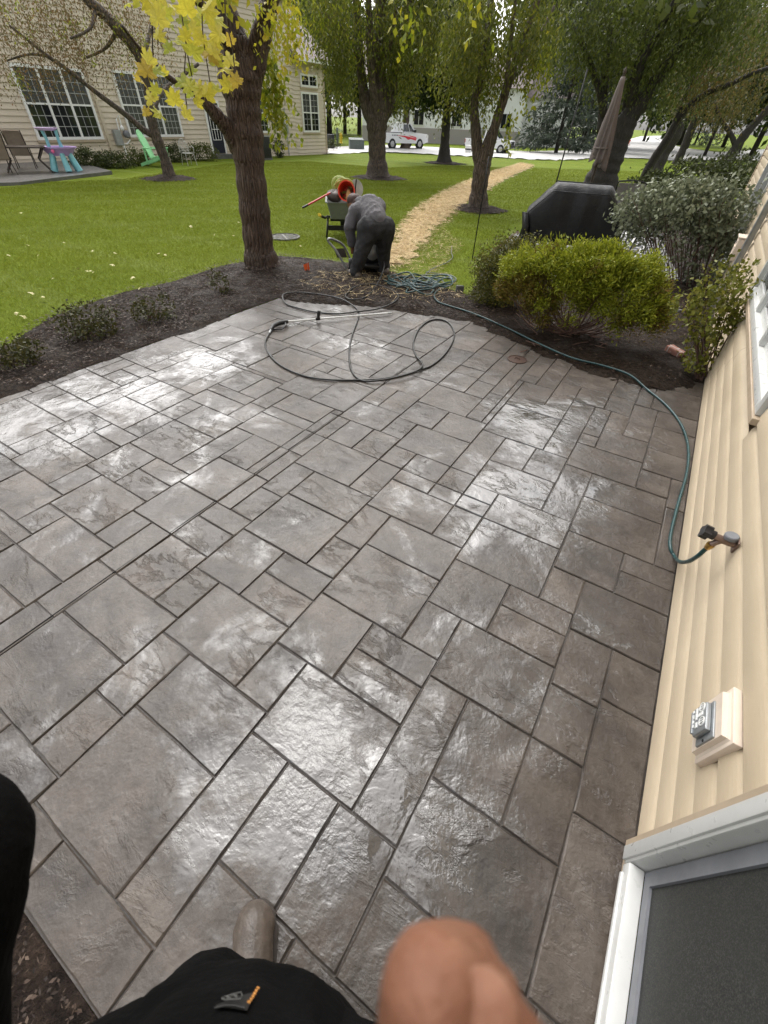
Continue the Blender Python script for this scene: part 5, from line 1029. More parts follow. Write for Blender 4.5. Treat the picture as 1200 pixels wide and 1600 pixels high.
for sx in (-.62, .62):
    for sy in (-.22, .22): obj('caster', MB().lathe([(.045, -.02), (.05, 0), (.045, .02)], 12, (sx, sy, .05), (0, 1, 0)).bx(sx-.015, sx+.015, sy-.012, sy+.012, .05, .13), 'black_metal', gl)
# furled umbrella
ub = at(893, 386); un = thing('patio_umbrella', 'furled taupe patio umbrella standing behind the covered grill', 'umbrella', ub)
tip = up(ub, 976, 113)-ub; foot = np.array([0, 0, 0.]); du = unit(tip-foot); Ht = np.linalg.norm(tip)
obj('pole', MB().tube([foot, tip*.99], .022, 10), 'dark_brown_metal', un, smooth=True)
obj('base', MB().lathe([(.26, 0), (.26, .05), (.05, .09), (.04, .3)], 20), 'black_metal', un, smooth=True)
secs = []
ub_u, ub_w = frame(ub)
for i in range(24):
    f = i/23; zc = Ht*(1-.02-f*.44); rad = .034+.10*f**.9; ring = []
    for k in range(32):
        a = 2*math.pi*k/32; rr_ = rad*(1+.34*math.cos(8*a+f*2.2)*min(1, f*2))*(1.05+.25*math.cos(a-1)*f); ring.append(tuple(du*(zc-(.07*math.cos(4*a+1)+.06*math.cos(a))*max(0, f-.75)*4)+ub_u*math.cos(a)*rr_+ub_w*math.sin(a)*rr_))
    secs.append(ring)
obj('canopy', MB().loft(secs), 'umbrella_cloth', un, smooth='all')
obj('finial', MB().lathe([(.022, -.01), (.03, .02), (.012, .06), (.004, .075)], 10, tuple(tip*.995)), 'dark_brown_metal', un, smooth=True)
obj('tie_strap', MB().tube([tuple(du*Ht*.62+ub_u*.115*math.cos(a)+ub_w*.115*math.sin(a)) for a in np.linspace(0, 6.28, 17)], .016, 6), 'umbrella_cloth', un, smooth='all')
# black rods
rb_ = at(843, 382); ro = obj('garden_rod', MB().tube([(0, 0, -.05), tuple(up(rb_, 880, 245)-rb_), tuple(up(rb_, 918, 108)-rb_)], .012, 8), 'black_metal', loc=rb_, smooth='all'); tag(ro, 'tall black rod rising behind the left half of the grill', 'rod')
rb2 = at(738, 403); r2 = obj('garden_rod', MB().tube([(0, 0, -.1), tuple(up(rb2, 757, 290)-rb2), tuple(up(rb2, 764, 245)-rb2)], .010, 8), 'black_metal', loc=rb2, smooth='all'); tag(r2, 'thin black rod stuck in the grass left of the boxwood', 'rod')
# patio chairs behind the grill
def pchair(name, label, px, rz, mat, fm, group, tall=.92):
    p = at(*px); r = thing(name, label, 'chair', (p[0], p[1], max(ZS, p[2])), rz, group)
    obj('seat', MB().bev(-.24, .24, -.24, .24, .40, .43, .01), mat, r, smooth=True)
    obj('backrest', MB().loft([[(-.24, .22, .42), (.24, .22, .42), (.24, .24, .42), (-.24, .24, .42)], [(-.23, .33, tall), (.23, .33, tall), (.23, .35, tall), (-.23, .35, tall)]]), mat, r)
    for sx in (-1, 1):
        obj('leg', MB().tube([(sx*.26, -.26, 0), (sx*.26, -.22, .42)], .014, 6), fm, r)
        obj('leg', MB().tube([(sx*.26, .30, 0), (sx*.26, .22, .42), (sx*.25, .35, tall+.02)], .014, 6), fm, r)
        obj('armrest', MB().tube([(sx*.27, -.24, .40), (sx*.28, -.22, .62), (sx*.28, .25, .64)], .016, 6), fm, r)
    obj('back_rail', MB().tube([(-.25, .35, tall+.02), (0, .37, tall+.05), (.25, .35, tall+.02)], .014, 6), fm, r)
    return r
pchair('patio_chair', 'grey sling patio chair just behind the grill cover', (950, 385), rz+3.2, 'grey_sling', 'black_metal', 'chairs on the small patio', 1.0)
pchair('patio_chair', 'black metal chair between the grill and the leafy shrub', (988, 412), rz+1.9, 'black_metal', 'black_metal', 'chairs on the small patio', .80)

# ------------------------------------------------------------------ wheelbarrow with its load
wb = at(527, 373); uw, ww = frame(wb); wr = thing('wheelbarrow', 'grey tub wheelbarrow with yellow handle grips behind the bent worker', 'wheelbarrow', wb, math.atan2(uw[1], uw[0]))
def ring4(x0, x1, y0, y1, z, r=.06):
    o_ = []
    for cx, cy, a0 in ((x1-r, y1-r, 0), (x0+r, y1-r, 90), (x0+r, y0+r, 180), (x1-r, y0+r, 270)):
        for k in range(4): a = R(a0+30*k); o_.append((cx+r*math.cos(a), cy+r*math.sin(a), z))
    return o_
tub = MB().loft([ring4(-.10, .36, -.10, .72, .34), ring4(-.17, .43, -.20, .84, .60), ring4(-.20, .46, -.23, .87, .605), ring4(-.20, .46, -.23, .87, .62), ring4(-.165, .425, -.195, .835, .615), ring4(-.10, .36, -.10, .72, .36)])
obj('tub', tub, 'barrow_grey', wr, smooth=True)
for x in (-.22, .46):
    hd = obj('handle', MB().tube([(.13+(x-.13)*.5, .95, .22), (x*.9+.013, .3, .32), (x, -.25, .38), (x*1.2-.03, -.62, .47)], .022, 8), 'black_metal', wr, smooth='all')
    obj('grip', MB().tube([(x*1.2-.03, -.60, .465), (x*1.24-.035, -.74, .50)], .026, 8), 'yellow_grip', hd, smooth=True)
    obj('leg', MB().tube([(x*.85+.02, .18, .32), (x*.95, -.02, .02), (x*.95, .12, .0)], .020, 7), 'black_metal', wr, smooth='all')
obj('leg_brace', MB().bx(-.17, .42, -.01, .03, .14, .22), 'black_metal', wr)
obj('under_frame', MB().bx(-.12, .38, .0, .62, .29, .335), 'black_metal', wr)
wl = obj('wheel', MB().lathe([(.12, -.045), (.19, -.05), (.20, 0), (.19, .05), (.12, .045)], 22, (.13, .98, .20), (1, 0, 0)), 'tyre', wr, smooth=True)
obj('rim', MB().lathe([(.02, -.05), (.12, -.04), (.12, .04), (.02, .05)], 16, (.13, .98, .20), (1, 0, 0)), 'rim', wl)
def barrow(p): return np.array(wb)+uw*p[0]+ww*p[1]+np.array([0, 0, p[2]])
bk = thing('red_bucket', 'red plastic bucket tipped on its side in the wheelbarrow', 'bucket', barrow((.23, .28, .72)))
dirb = unit(-ww*.9-uw*.12+np.array([0, 0, .22]))
obj('bucket_body', MB().lathe([(.12, -.22), (.152, .14), (.165, .14), (.165, .17), (.147, .17), (.142, .14), (.112, -.20)], 26, (0, 0, 0), tuple(dirb), cap=False).lathe([(.12, -.22), (.115, -.215), (.01, -.213)], 20, (0, 0, 0), tuple(dirb)), 'bucket_red', bk, smooth=True)
obj('handle', MB().tube([tuple(dirb*.12+unit(np.cross(dirb, (0, 0, 1)))*.168*math.cos(a)-np.array([0, 0, 1])*.14*math.sin(a)) for a in np.linspace(0, math.pi, 11)], .004, 5), 'wire_metal', bk)
tag(obj('cloth_rag', MB().loft([[(.06*math.cos(a)*k[1], .05*math.sin(a)*k[1], k[0]+.015*math.sin(3*a)) for a in np.linspace(0, 6.28, 11)[:-1]] for k in ((-.08, .5), (-.03, 1.1), (.05, .9), (.11, .3))]), 'bucket_tan', loc=tuple(barrow((.25, .20, .66))), smooth='all'), 'tan rag inside the tipped red bucket', 'rag')
LH = []
for k in range(46): a = k*.78; LH.append(barrow((.10+.17*math.cos(a)+.002*k, .45+.05*math.sin(a*1.3), .78+.13*math.sin(a)+.05*math.sin(k*.37))))
tag(obj('lime_hose', MB().tube([p-LH[0] for p in spline(LH, 4)], .012, 6), 'hose_lime', loc=LH[0], smooth='all'), 'pale green hose bundle heaped above the red bucket', 'hose')
sv = thing('metal_pan', 'silver metal pan leaning up behind the red bucket', 'pan', barrow((.42, .50, .70)))
obj('bowl', MB().lathe([(.15, .0), (.14, -.04), (.09, -.06), (.01, -.07)], 24, (0, 0, .06), tuple(unit(-ww+uw*.5+np.array([0, 0, .3])))), 'galvanised', sv, smooth=True)
obj('rib', MB().tube([tuple(-ww*.05+np.array([0, 0, .12])+q) for q in ((-.02, 0, -.16), (-.03, 0, -.06), (0, 0, .09))], .012, 6), 'black_metal', sv)
tl = thing('long_tool', 'red handled tool sticking out of the wheelbarrow to the left', 'tool', barrow((-.52, -.30, .60)))
obj('shaft', MB().tube([(0, 0, -.02), tuple(uw*.42+ww*.35+np.array([0, 0, .13]))], .017, 8), 'tool_red', tl, smooth=True)
obj('tip', MB().tube([(0, 0, -.02), tuple(-uw*.10-ww*.06+np.array([0, 0, -.055]))], .018, 8), 'black_metal', tl, smooth=True)
tag(obj('dark_sack', MB().loft([[((.17 if k[1] > .5 else .05)*math.cos(a)*k[1], .15*math.sin(a)*k[1], k[0]+.02*math.sin(2*a)) for a in np.linspace(0, 6.28, 13)[:-1]] for k in ((-.02, .8), (.05, 1.), (.11, .8), (.15, .3))]), 'dark_brown_metal', loc=tuple(barrow((-.02, .30, .60))), smooth='all'), 'dark maroon sack in the near left corner of the wheelbarrow', 'sack')
yb = at(609, 366); tag(obj('yellow_jug', MB().bev(-.065, .065, -.06, .06, 0, .23, .02).bev(-.03, .05, -.03, .03, .23, .27, .01).tube([(-.05, 0, .22), (-.06, 0, .28), (.0, 0, .30), (.02, 0, .26)], .014, 6), 'yellow_plastic', loc=yb, smooth=True), 'yellow plastic jug standing at the right of the worker by the straw', 'jug')
# pressure washer at the worker's feet
pb = at(565, 428); up_, wp_ = frame(pb); pw = thing('pressure_washer', 'dark pressure washer with looped metal handle under the worker', 'pressure washer', pb, math.atan2(up_[1], up_[0]))
V0 = lambda x, y, k=1.: tuple(np.array([(q := up(pb, x, y, k)-pb) @ up_, q @ wp_, q[2]]))
hl = [V0(545, 426), V0(533, 405), V0(524, 390), V0(513, 377), V0(515, 373), V0(525, 376, 1.02), V0(537, 384, 1.04), V0(546, 402, 1.04), V0(553, 425, 1.04)]
obj('handle', MB().tube(spline(hl, 5), .016, 8), 'galvanised', pw, smooth='all')
obj('panel', MB().loft([[V0(522, 389), V0(538, 388, 1.03), V0(538, 388.5, 1.04), V0(522, 389.5, 1.01)], [V0(527, 402), V0(543, 402, 1.03), V0(543, 402.5, 1.04), V0(527, 402.5, 1.01)]]), 'dark_brown_metal', pw)
obj('base_frame', MB().bev(-.14, .34, -.10, .42, .09, .14, .02), 'black_metal', pw, smooth=True)
obj('engine', MB().bev(-.0, .30, .05, .35, .14, .36, .03).bev(.05, .26, .08, .30, .36, .46, .02), 'black_plastic', pw, smooth=True)
obj('fuel_tank', MB().bev(.02, .24, .12, .32, .46, .56, .03), 'tool_red', pw, smooth=True)
obj('recoil_cover', MB().lathe([(.10, 0), (.10, .04), (.05, .06)], 18, (.16, .05, .28), (0, -1, 0)), 'galvanised', pw, smooth=True)
for sx in (-.16, .36): obj('wheel', MB().lathe([(.05, -.03), (.10, -.03), (.11, 0), (.10, .03), (.05, .03)], 18, (sx, .0, .10), (1, 0, 0)), 'tyre', pw, smooth=True)

# ------------------------------------------------------------------ things by the townhouse
ps = G2([(-80, 295), (0, 287), (34, 289), (176, 270)])
px_ = [tuple(q) for q in ps]; slabpoly = [px_[0], px_[1], px_[3], (TX-.0, px_[3][1]+.6), (TX, 4)]
slabpoly = [(-20.6, 4), tuple(at(30, 289)[:2]), tuple(at(176, 272)[:2]), (TX+.03, at(176, 272)[1]+1.2), (TX+.03, 4)]
c1 = np.mean(slabpoly, axis=0); z1 = float(gz(*c1))
tag(obj('neighbour_slab', MB().prism([(x-c1[0], y-c1[1]) for x, y in slabpoly], -.3, .10), 'paver_grey', loc=(*c1, z1), kind='structure'), 'wet grey concrete slab behind the townhouse', 'slab')
ZT = z1+.10
def on_slab(x, y): p = gp(x, y, ZT); return p
# purple water table
wp = on_slab(105, 268); rzt = math.atan2(*frame(wp)[0][1::-1]); wt = thing('water_table', 'purple and aqua toddler water table with two tiers', 'toy table', wp, rzt)
def oval(rx, ry, z, n=22): return [(rx*math.cos(2*math.pi*k/n), ry*math.sin(2*math.pi*k/n), z) for k in range(n)]
obj('basin', MB().loft([oval(.36, .30, .46), oval(.54, .42, .66), oval(.60, .46, .67), oval(.60, .46, .71), oval(.52, .40, .70), oval(.34, .28, .52)]), 'purple_plastic', wt, smooth=True)
obj('upper_tray', MB().loft([oval(.28, .2, 1.14), oval(.36, .27, 1.20), oval(.38, .28, 1.21), oval(.30, .22, 1.20)]).sh((-.15, 0, 0)), 'lilac_plastic', wt, smooth=True)
for x in (-.28, .12): obj('tower', MB().tube([(x, 0, .58), (x*.9, 0, .9), (x*1.05, 0, 1.16)], [.075, .05, .06], 10), 'aqua_plastic', wt, smooth=True)
for a in (-2.5, -1.45, -.55, .7, 2.4): obj('leg', MB().tube([(.34*math.cos(a), .28*math.sin(a), .52), (.50*math.cos(a), .40*math.sin(a), .02)], [.085, .11], 10), 'aqua_plastic', wt, smooth=True)
obj('flower_sticker', MB().lathe([(.06, 0), (.05, .02), (.01, .03)], 7, (-.20, -.41, .60), (-.2, -1, .2)), 'pink_plastic', wt)
# outdoor table and sling chairs
tb = on_slab(48, 269); rt = math.atan2(*frame(tb)[0][1::-1]); ot = thing('outdoor_table', 'dark brown rectangular outdoor dining table on the grey slab', 'table', tb, rt)
obj('tabletop', MB().bev(-.75, .75, -.5, .5, .68, .72, .01), 'dark_brown_metal', ot, smooth=True)
for sx in (-1, 1):
    for sy in (-1, 1): obj('leg', MB().tube([(sx*.66, sy*.42, .68), (sx*.42, sy*.40, .36), (sx*.68, sy*.42, .02)], .028, 6), 'dark_brown_metal', ot)
def sling(px, label, rz):
    p = on_slab(*px); r = thing('sling_chair', label, 'chair', p, rz, 'sling chairs round the outdoor table')
    obj('seat', MB().loft([[(-.27, -.26, .42), (.27, -.26, .42), (.27, -.26, .45), (-.27, -.26, .45)], [(-.27, .22, .38), (.27, .22, .38), (.27, .22, .41), (-.27, .22, .41)]]), 'tan_sling', r)
    obj('backrest', MB().loft([[(-.27, .22, .40), (.27, .22, .40), (.27, .25, .40), (-.27, .25, .40)], [(-.27, .40, .95), (.27, .40, .95), (.27, .43, .95), (-.27, .43, .95)], [(-.25, .50, 1.10), (.25, .50, 1.10), (.25, .53, 1.09), (-.25, .53, 1.09)]]), 'tan_sling', r, smooth=True)
    for sx in (-1, 1):
        obj('leg', MB().tube([(sx*.29, -.28, .0), (sx*.29, -.22, .60), (sx*.29, .30, .62)], .018, 6), 'dark_brown_metal', r)
        obj('leg', MB().tube([(sx*.29, .36, .0), (sx*.29, .16, .30), (sx*.29, .22, .40), (sx*.28, .52, 1.1)], .018, 6), 'dark_brown_metal', r)
        obj('armrest', MB().bev(sx*.29-.03, sx*.29+.03, -.24, .30, .62, .65, .01), 'dark_brown_metal', r)
    return r
sling((8, 272), 'tan sling chair at the left edge of the picture', rt+math.pi+.25)
sling((44, 263), 'tan sling chair with its back above the dark table', rt+math.pi-.1)
# mint chair, wire chair
ac_ = at(247, 260); ra = math.atan2(*frame(ac_)[0][1::-1]); ad = thing('adirondack_chair', 'mint green plastic adirondack chair behind the crooked tree', 'chair', ac_, ra+1.15); ad.scale = (1.12,)*3
bkp = MB(); arch = [(.27*math.cos(a), .60*math.sin(a)) for a in np.linspace(0, math.pi, 13)]
prof = [(-.22, 0)]+[(-x, .55+y*.62) for x, y in arch]+[(.22, 0)]
bkp.add([(x, .10+.36*z, .26+.92*z) for x, z in prof]+[(x, .14+.36*z, .25+.92*z) for x, z in prof], [tuple(range(len(prof))), tuple(range(len(prof), 2*len(prof)))[::-1]]+[(i, (i+1) % len(prof), len(prof)+(i+1) % len(prof), len(prof)+i) for i in range(len(prof))])
obj('backrest', bkp, 'mint_plastic', ad)
for k in range(5): obj('seat_slat', MB().bev(-.24, .24, -.42+k*.115, -.32+k*.115, .37-k*.028, .392-k*.028, .006), 'mint_plastic', ad)
for sx in (-1, 1):
    obj('armrest', MB().bev(sx*.33-.07, sx*.33+.07, -.45, .32, .56, .585, .01), 'mint_plastic', ad)
    obj('front_leg', MB().bev(sx*.31-.025, sx*.31+.025, -.42, -.30, 0, .56, .01), 'mint_plastic', ad)
    obj('rear_leg', MB().loft([[(sx*.27-.02, -.42, .28), (sx*.27+.02, -.42, .28), (sx*.27+.02, -.42, .38), (sx*.27-.02, -.42, .38)], [(sx*.27-.02, .55, .0), (sx*.27+.02, .55, .0), (sx*.27+.02, .55, .1), (sx*.27-.02, .55, .1)]]), 'mint_plastic', ad)
    obj('arm_support', MB().bev(sx*.31-.02, sx*.31+.02, .22, .28, .14, .56, .008), 'mint_plastic', ad)
wc_ = at(297, 258); rw = math.atan2(*frame(wc_)[0][1::-1]); wc = thing('wire_chair', 'grey wire garden chair beside the mint chair', 'chair', wc_, rw+.5)
m = MB(); m.tube([(.24*math.cos(a)-.0, .25+.05*math.sin(a), .45+.5*math.sin(a)) for a in np.linspace(0, math.pi, 11)], .012, 6)
for k in range(-4, 5): m.tube([(k*.05, .25, .45), (k*.05, .28, .45+.48*math.sqrt(max(.02, 1-(k/5)**2)))], .005, 4)
for k in range(1, 6): m.tube([(-.22, .26, .45+.08*k), (.22, .26, .45+.08*k)], .004, 4)
obj('backrest', m, 'wire_metal', wc)
obj('seat', MB().lathe([(.25, .43), (.25, .45), (.01, .45)], 18), 'wire_metal', wc)
for sx in (-1, 1):
    obj('leg', MB().tube([(sx*.2, -.18, .44), (sx*.24, -.24, 0)], .012, 6), 'wire_metal', wc); obj('leg', MB().tube([(sx*.2, .2, .44), (sx*.24, .26, 0)], .012, 6), 'wire_metal', wc)
    obj('armrest', MB().tube([(sx*.24, .26, .62), (sx*.30, .05, .70), (sx*.28, -.18, .64), (sx*.22, -.2, .44)], .012, 6), 'wire_metal', wc)
# condensers, meter, utility box, hydrant
def condenser(px, label, s=1.):
    p = at(*px); r = thing('air_conditioner', label, 'air conditioner', p, 0, 'condensers by the townhouse')
    obj('cabinet', MB().bev(-.42*s, .42*s, -.42*s, .42*s, .08, .86*s, .02), 'condenser_black', r, smooth=True)
    obj('top_cover', MB().bev(-.44*s, .44*s, -.44*s, .44*s, .865*s, .90*s, .01), 'galvanised', r, smooth=True)
    obj('fan_grille', MB().lathe([(.34*s, .902*s), (.34*s, .93*s), (.05*s, .955*s)], 20), 'black_metal', r)
    obj('pad', MB().bx(-.5, .5, -.5, .5, -.1, .075), 'rock_grey', r)
    for k in range(7): obj('louver', MB().bx(.421*s, .432*s, -.36*s, .36*s, (.18+.09*k)*s, (.20+.09*k)*s), 'black_metal', r)
    obj('badge', MB().lathe([(.05, 0), (.04, .01)], 12, (.433*s, -.25*s, .68*s), (1, 0, 0)), 'galvanised', r)
    return r
condenser((407, 249), 'black air conditioner just right of the maple trunk', 1.15)
condenser((481, 238), 'black air conditioner under the tall two pane window', 1.05)
em = thing('electric_meter', 'grey electric meter box on the wall between the condensers', 'meter', (TX+.02, 27.35, 1.15))
obj('meter_box', MB().bev(0, .13, -.22, .22, -.45, .35, .01), 'galvanised', em); obj('meter', MB().lathe([(.11, 0), (.11, .08), (.08, .11)], 16, (.13, 0, .05), (1, 0, 0)), 'bright_mark', em); obj('conduit', MB().tube([(.06, .05, .35), (.06, .05, .75)], .035, 8).tube([(.06, .1, -.45), (.06, .1, -1.7)], .035, 8), 'galvanised', em)
ubx = at(557, 234); ux = thing('utility_box', 'dark green utility box at the edge of the lawn left of the middle tree', 'utility box', ubx, math.atan2(*frame(ubx)[0][1::-1])+.15)
obj('cabinet', MB().loft([[(-.62, -.4, 0), (.62, -.4, 0), (.62, .4, 0), (-.62, .4, 0)], [(-.62, -.4, .62), (.62, -.4, .62), (.62, .4, .78), (-.62, .4, .78)]]), 'utility_green', ux); obj('lid', MB().bx(-.66, .66, -.44, -.05, .625, .665), 'utility_green', ux)
hy = at(533, 224); hd_ = thing('fire_hydrant', 'yellow fire hydrant by the street past the townhouse corner', 'hydrant', hy)
obj('barrel', MB().lathe([(.2, 0), (.2, .06), (.13, .08), (.13, .62), (.17, .64), (.17, .70), (.14, .78), (.05, .86), (.04, .92)], 16), 'hydrant_yellow', hd_, smooth=True)
for sx in (-1, 1): obj('nozzle', MB().lathe([(.06, .1), (.07, .12), (.07, .2), (.03, .22)], 10, (0, 0, .48), (sx, 0, 0)), 'hydrant_yellow', hd_, smooth=True)
for lb, px, h_, w_ in (('black bin at the townhouse corner behind the bushes', (517, 233), .95, .5), ('grey post near the yellow hydrant', (527.5, 226), 1.3, .18)):
    p = at(*px); tag(obj('bin' if 'bin' in lb else 'post', MB().bev(-w_/2, w_/2, -w_/2, w_/2, 0, h_, .03), 'black_plastic' if 'bin' in lb else 'utility_green', loc=p, smooth=True), lb, 'bin' if 'bin' in lb else 'post')
fr_ = at(765, 217); V = cloud(fr_+np.array([22., 6, .5]), (2.4, 1, .6), 500, .35, .22, fr_); stuff('flower_bed', V, 'red_flower')

# ------------------------------------------------------------------ pickups
def pickup(label, pr_, pf_, s, wb_, mark, mat_b='truck_white'):
    a, b_ = at(*pr_), at(*pf_); d = unit(b_-a); c = (a+b_)/2; n_ = np.array([-d[1], d[0], 0]); c = c+n_*.85*s
    r = thing('pickup_truck', label, 'pickup truck', (c[0], c[1], c[2]), math.atan2(d[1], d[0]), 'white pickups on the street'); r.scale = (s,)*3
    W = wb_/2; ry = .98
    side = [(-W-1.05, .62), (-W-1.08, 1.18), (-.55, 1.20), (-.52, 1.22), (W-.55, 1.22), (W+.92, 1.12), (W+1.02, .95), (W+1.04, .55), (W+.62, .42), (-W-.6, .45)]
    secs = []
    for y, k in ((-ry, .97), (-ry+.06, 1.), (ry-.06, 1.), (ry, .97)): secs.append([(x*(.995 if k < 1 else 1), y, .8+(z-.8)*k) for x, z in side])
    obj('body', MB().loft(secs), mat_b, r, smooth=True)
    cs = [(-.52, 1.22), (-.42, 1.86), (.55, 1.90), (1.22, 1.24)]; secs = []
    for y, k in ((-ry*.97, 0), (-ry*.86, 1), (ry*.86, 1), (ry*.97, 0)): secs.append([(x, y if z < 1.3 else y*.86, z) for x, z in cs])
    obj('cab', MB().loft([[(x, -ry*.97 if z < 1.3 else -ry*.8, z) for x, z in cs], [(x, ry*.97 if z < 1.3 else ry*.8, z) for x, z in cs]]), mat_b, r)
    sw = lambda x, z, e=.004: (x, -(ry*.97-(z-1.22)/.66*(ry*.17))-e, z)
    obj('side_window', MB().loft([[sw(-.36, 1.28), sw(.98, 1.28), sw(.50, 1.80), sw(-.30, 1.78)], [sw(-.36, 1.28, -.01), sw(.98, 1.28, -.01), sw(.50, 1.80, -.01), sw(-.30, 1.78, -.01)]]), 'truck_glass', r)
    obj('windscreen', MB().loft([[(1.17, -.80, 1.30), (1.17, .80, 1.30), (.66, .72, 1.82), (.66, -.72, 1.82)], [(1.21, -.80, 1.31), (1.21, .80, 1.31), (.69, .72, 1.83), (.69, -.72, 1.83)]]), 'truck_glass', r)
    obj('window_pillar', MB().tube([sw(.40, 1.26, .012), sw(.24, 1.83, .012)], .03, 4), mat_b, r)
    obj('bed_rail', MB().bx(-W-1.06, -.56, -ry-.006, -ry+.05, 1.19, 1.23).bx(-W-1.06, -.56, ry-.05, ry+.006, 1.19, 1.23), 'black_plastic', r)
    for x in (-W, W):
        obj('wheel_arch', MB().lathe([(.50, 0), (.50, .012), (.02, .012)], 24, (x, -ry+.03, .42), (0, -1, 0)).bx(x-.5, x+.5, -ry-.0, -ry+.02, .40, .43), 'dark_hole', r)
        for sy in (-1, 1):
            wl = obj('wheel', MB().lathe([(.24, -.13), (.37, -.13), (.40, -.09), (.40, .09), (.37, .13), (.24, .13)], 24, (x, sy*(ry-.10), .40), (0, 1, 0)), 'tyre', r, smooth=True)
            obj('rim', MB().lathe([(.24, 0), (.22, .02), (.08, .01), (.05, .03)], 16, (x, sy*(ry+.02), .40), (0, sy, 0)), 'rim', wl, smooth=True)
    obj('bumper', MB().bev(W+.86, W+1.12, -.95, .95, .48, .72, .04), 'black_plastic' if not mark else 'rim', r, smooth=True)
    obj('bumper', MB().bev(-W-1.22, -W-1.04, -.92, .92, .50, .68, .03), 'rim' if mark else 'black_plastic', r, smooth=True)
    obj('grille', MB().bx(W+.98, W+1.055, -.62, .62, .74, 1.05), 'black_plastic', r)
    for sy in (-1, 1): obj('headlight', MB().bev(W+.80, W+1.045, sy*.98-.18 if sy > 0 else -.995, .995 if sy > 0 else -.80, .86, 1.06, .02), 'headlamp', r)
    for sy in (-1, 1): obj('taillight', MB().bev(-W-1.095, -W-1.0, sy*.9-.09, sy*.9+.09, .80, 1.12, .02), 'tail_red', r)
    obj('mirror', MB().bev(.86, 1.0, -ry-.22, -ry-.02, 1.24, 1.44, .02), 'black_plastic', r)
    obj('door', MB().bx(-.44, .95, -ry-.006, -ry-.001, .60, 1.20), mat_b, r); obj('door_handle', MB().bx(-.36, -.2, -ry-.02, -ry-.006, 1.04, 1.08), 'black_plastic', r)
    if mark:
        def sheet(po, z=.012): return MB().loft([[(x, -ry-z, y) for x, y in po], [(x, -ry+.0, y) for x, y in po]])
        obj('red_stripe', sheet([(-1.2, 1.02), (-.1, .98), (1.25, .80), (1.15, .64), (.55, .76), (.2, .70), (-.15, .86)]), 'truck_red', r)
        obj('red_stripe', sheet([(.2, 1.04), (1.1, .92), (1.3, .80), (.5, .94)], .014), 'truck_red', r)
        obj('lettering', MB().bx(-1.75, -1.58, -ry-.008, -ry+.0, .98, 1.06).bx(-1.52, -1.3, -ry-.008, -ry+.0, .98, 1.06).bx(-1.24, -1.05, -ry-.008, -ry+.0, .98, 1.06), 'grey_plastic', r)
    return r
pickup('white pickup with a red side stripe behind the slender tree', (608, 233), (657, 233.5), .98, 3.35, True)
pickup('plain white pickup with black bumper seen through the forked tree', (733, 237.5), (787, 241), .84, 3.2, False)
bkt = at(731, 239.5); t_ = thing('white_bucket', 'white bucket standing by the rear wheel of the plain pickup', 'bucket', bkt)
obj('bucket_body', MB().lathe([(.26, 0), (.30, .55), (.28, .55), (.24, .04)], 16), 'white_trim', t_, smooth=True); obj('rim', MB().lathe([(.315, .47), (.32, .56), (.30, .56)], 16), 'white_trim', t_); obj('dark_band', MB().lathe([(.292, .24), (.305, .34), (.28, .30)], 16), 'black_plastic', t_)
# ------------------------------------------------------------------ people
def blob(name, caps, vox, mat, parent, wrinkle=0., smooth_it=3, ws=16., fold=None, org=(0, 0, 0)):
    """one continuous skin over tapered limbs; caps = (p, q, r1, r2[, flatten direction, factor])"""
    m = MB()
    for cp in caps:
        p, q, r1, r2 = np.asarray(cp[0], float), np.asarray(cp[1], float), cp[2], cp[3]; n0 = len(m.v); ax = q-p; L = np.linalg.norm(ax); ax = ax/(L+1e-9)
        pts, rr = [], []
        for t in (-1, -.92, -.75, -.5, -.2): pts.append(p+ax*r1*t); rr.append(r1*math.sqrt(max(.0004, 1-t*t)))
        pts.append(p); rr.append(r1); pts.append(q); rr.append(r2)
        for t in (.2, .5, .75, .92, 1): pts.append(q+ax*r2*t); rr.append(r2*math.sqrt(max(.0004, 1-t*t)))
        m.tube(pts, rr, 14)
        if len(cp) > 4:
            fd_, k = unit(np.asarray(cp[4], float)), cp[5]; V = np.array(m.v[n0:]); c = (p+q)/2; dd = (V-c) @ fd_; V = V+np.outer(dd*(k-1), fd_); m.v[n0:] = [tuple(v) for v in V]
    me = m.mesh(name); ob = bpy.data.objects.new(name, me); C.objects.link(ob)
    rm = ob.modifiers.new('r', 'REMESH'); rm.mode = 'VOXEL'; rm.voxel_size = vox
    sm = ob.modifiers.new('s', 'SMOOTH'); sm.factor = .5; sm.iterations = smooth_it
    dg = bpy.context.evaluated_depsgraph_get(); me2 = bpy.data.meshes.new_from_object(ob.evaluated_get(dg)); bpy.data.objects.remove(ob); bpy.data.meshes.remove(me)
    me2.name = name; n = len(me2.vertices); V = np.empty(n*3, np.float32); N = np.empty(n*3, np.float32)
    me2.vertices.foreach_get('co', V); me2.vertices.foreach_get('normal', N); V = V.reshape(-1, 3); N = N.reshape(-1, 3)
    if wrinkle:
        a = np.array([mn.noise(Vector((v[0]*ws, v[1]*ws, v[2]*ws*.55))) for v in V]); b__ = np.array([mn.noise(Vector((v[0]*ws*2.3+9, v[1]*ws*2.3, v[2]*ws*1.4))) for v in V])
        V = V+N*((1-np.abs(a)*2)*.7+b__*.5)[:, None]*wrinkle
    me2.vertices.foreach_set('co', (V-np.asarray(org, np.float32)).ravel()); me2.update()
    return obj(name, me2, mat, parent, smooth='all')

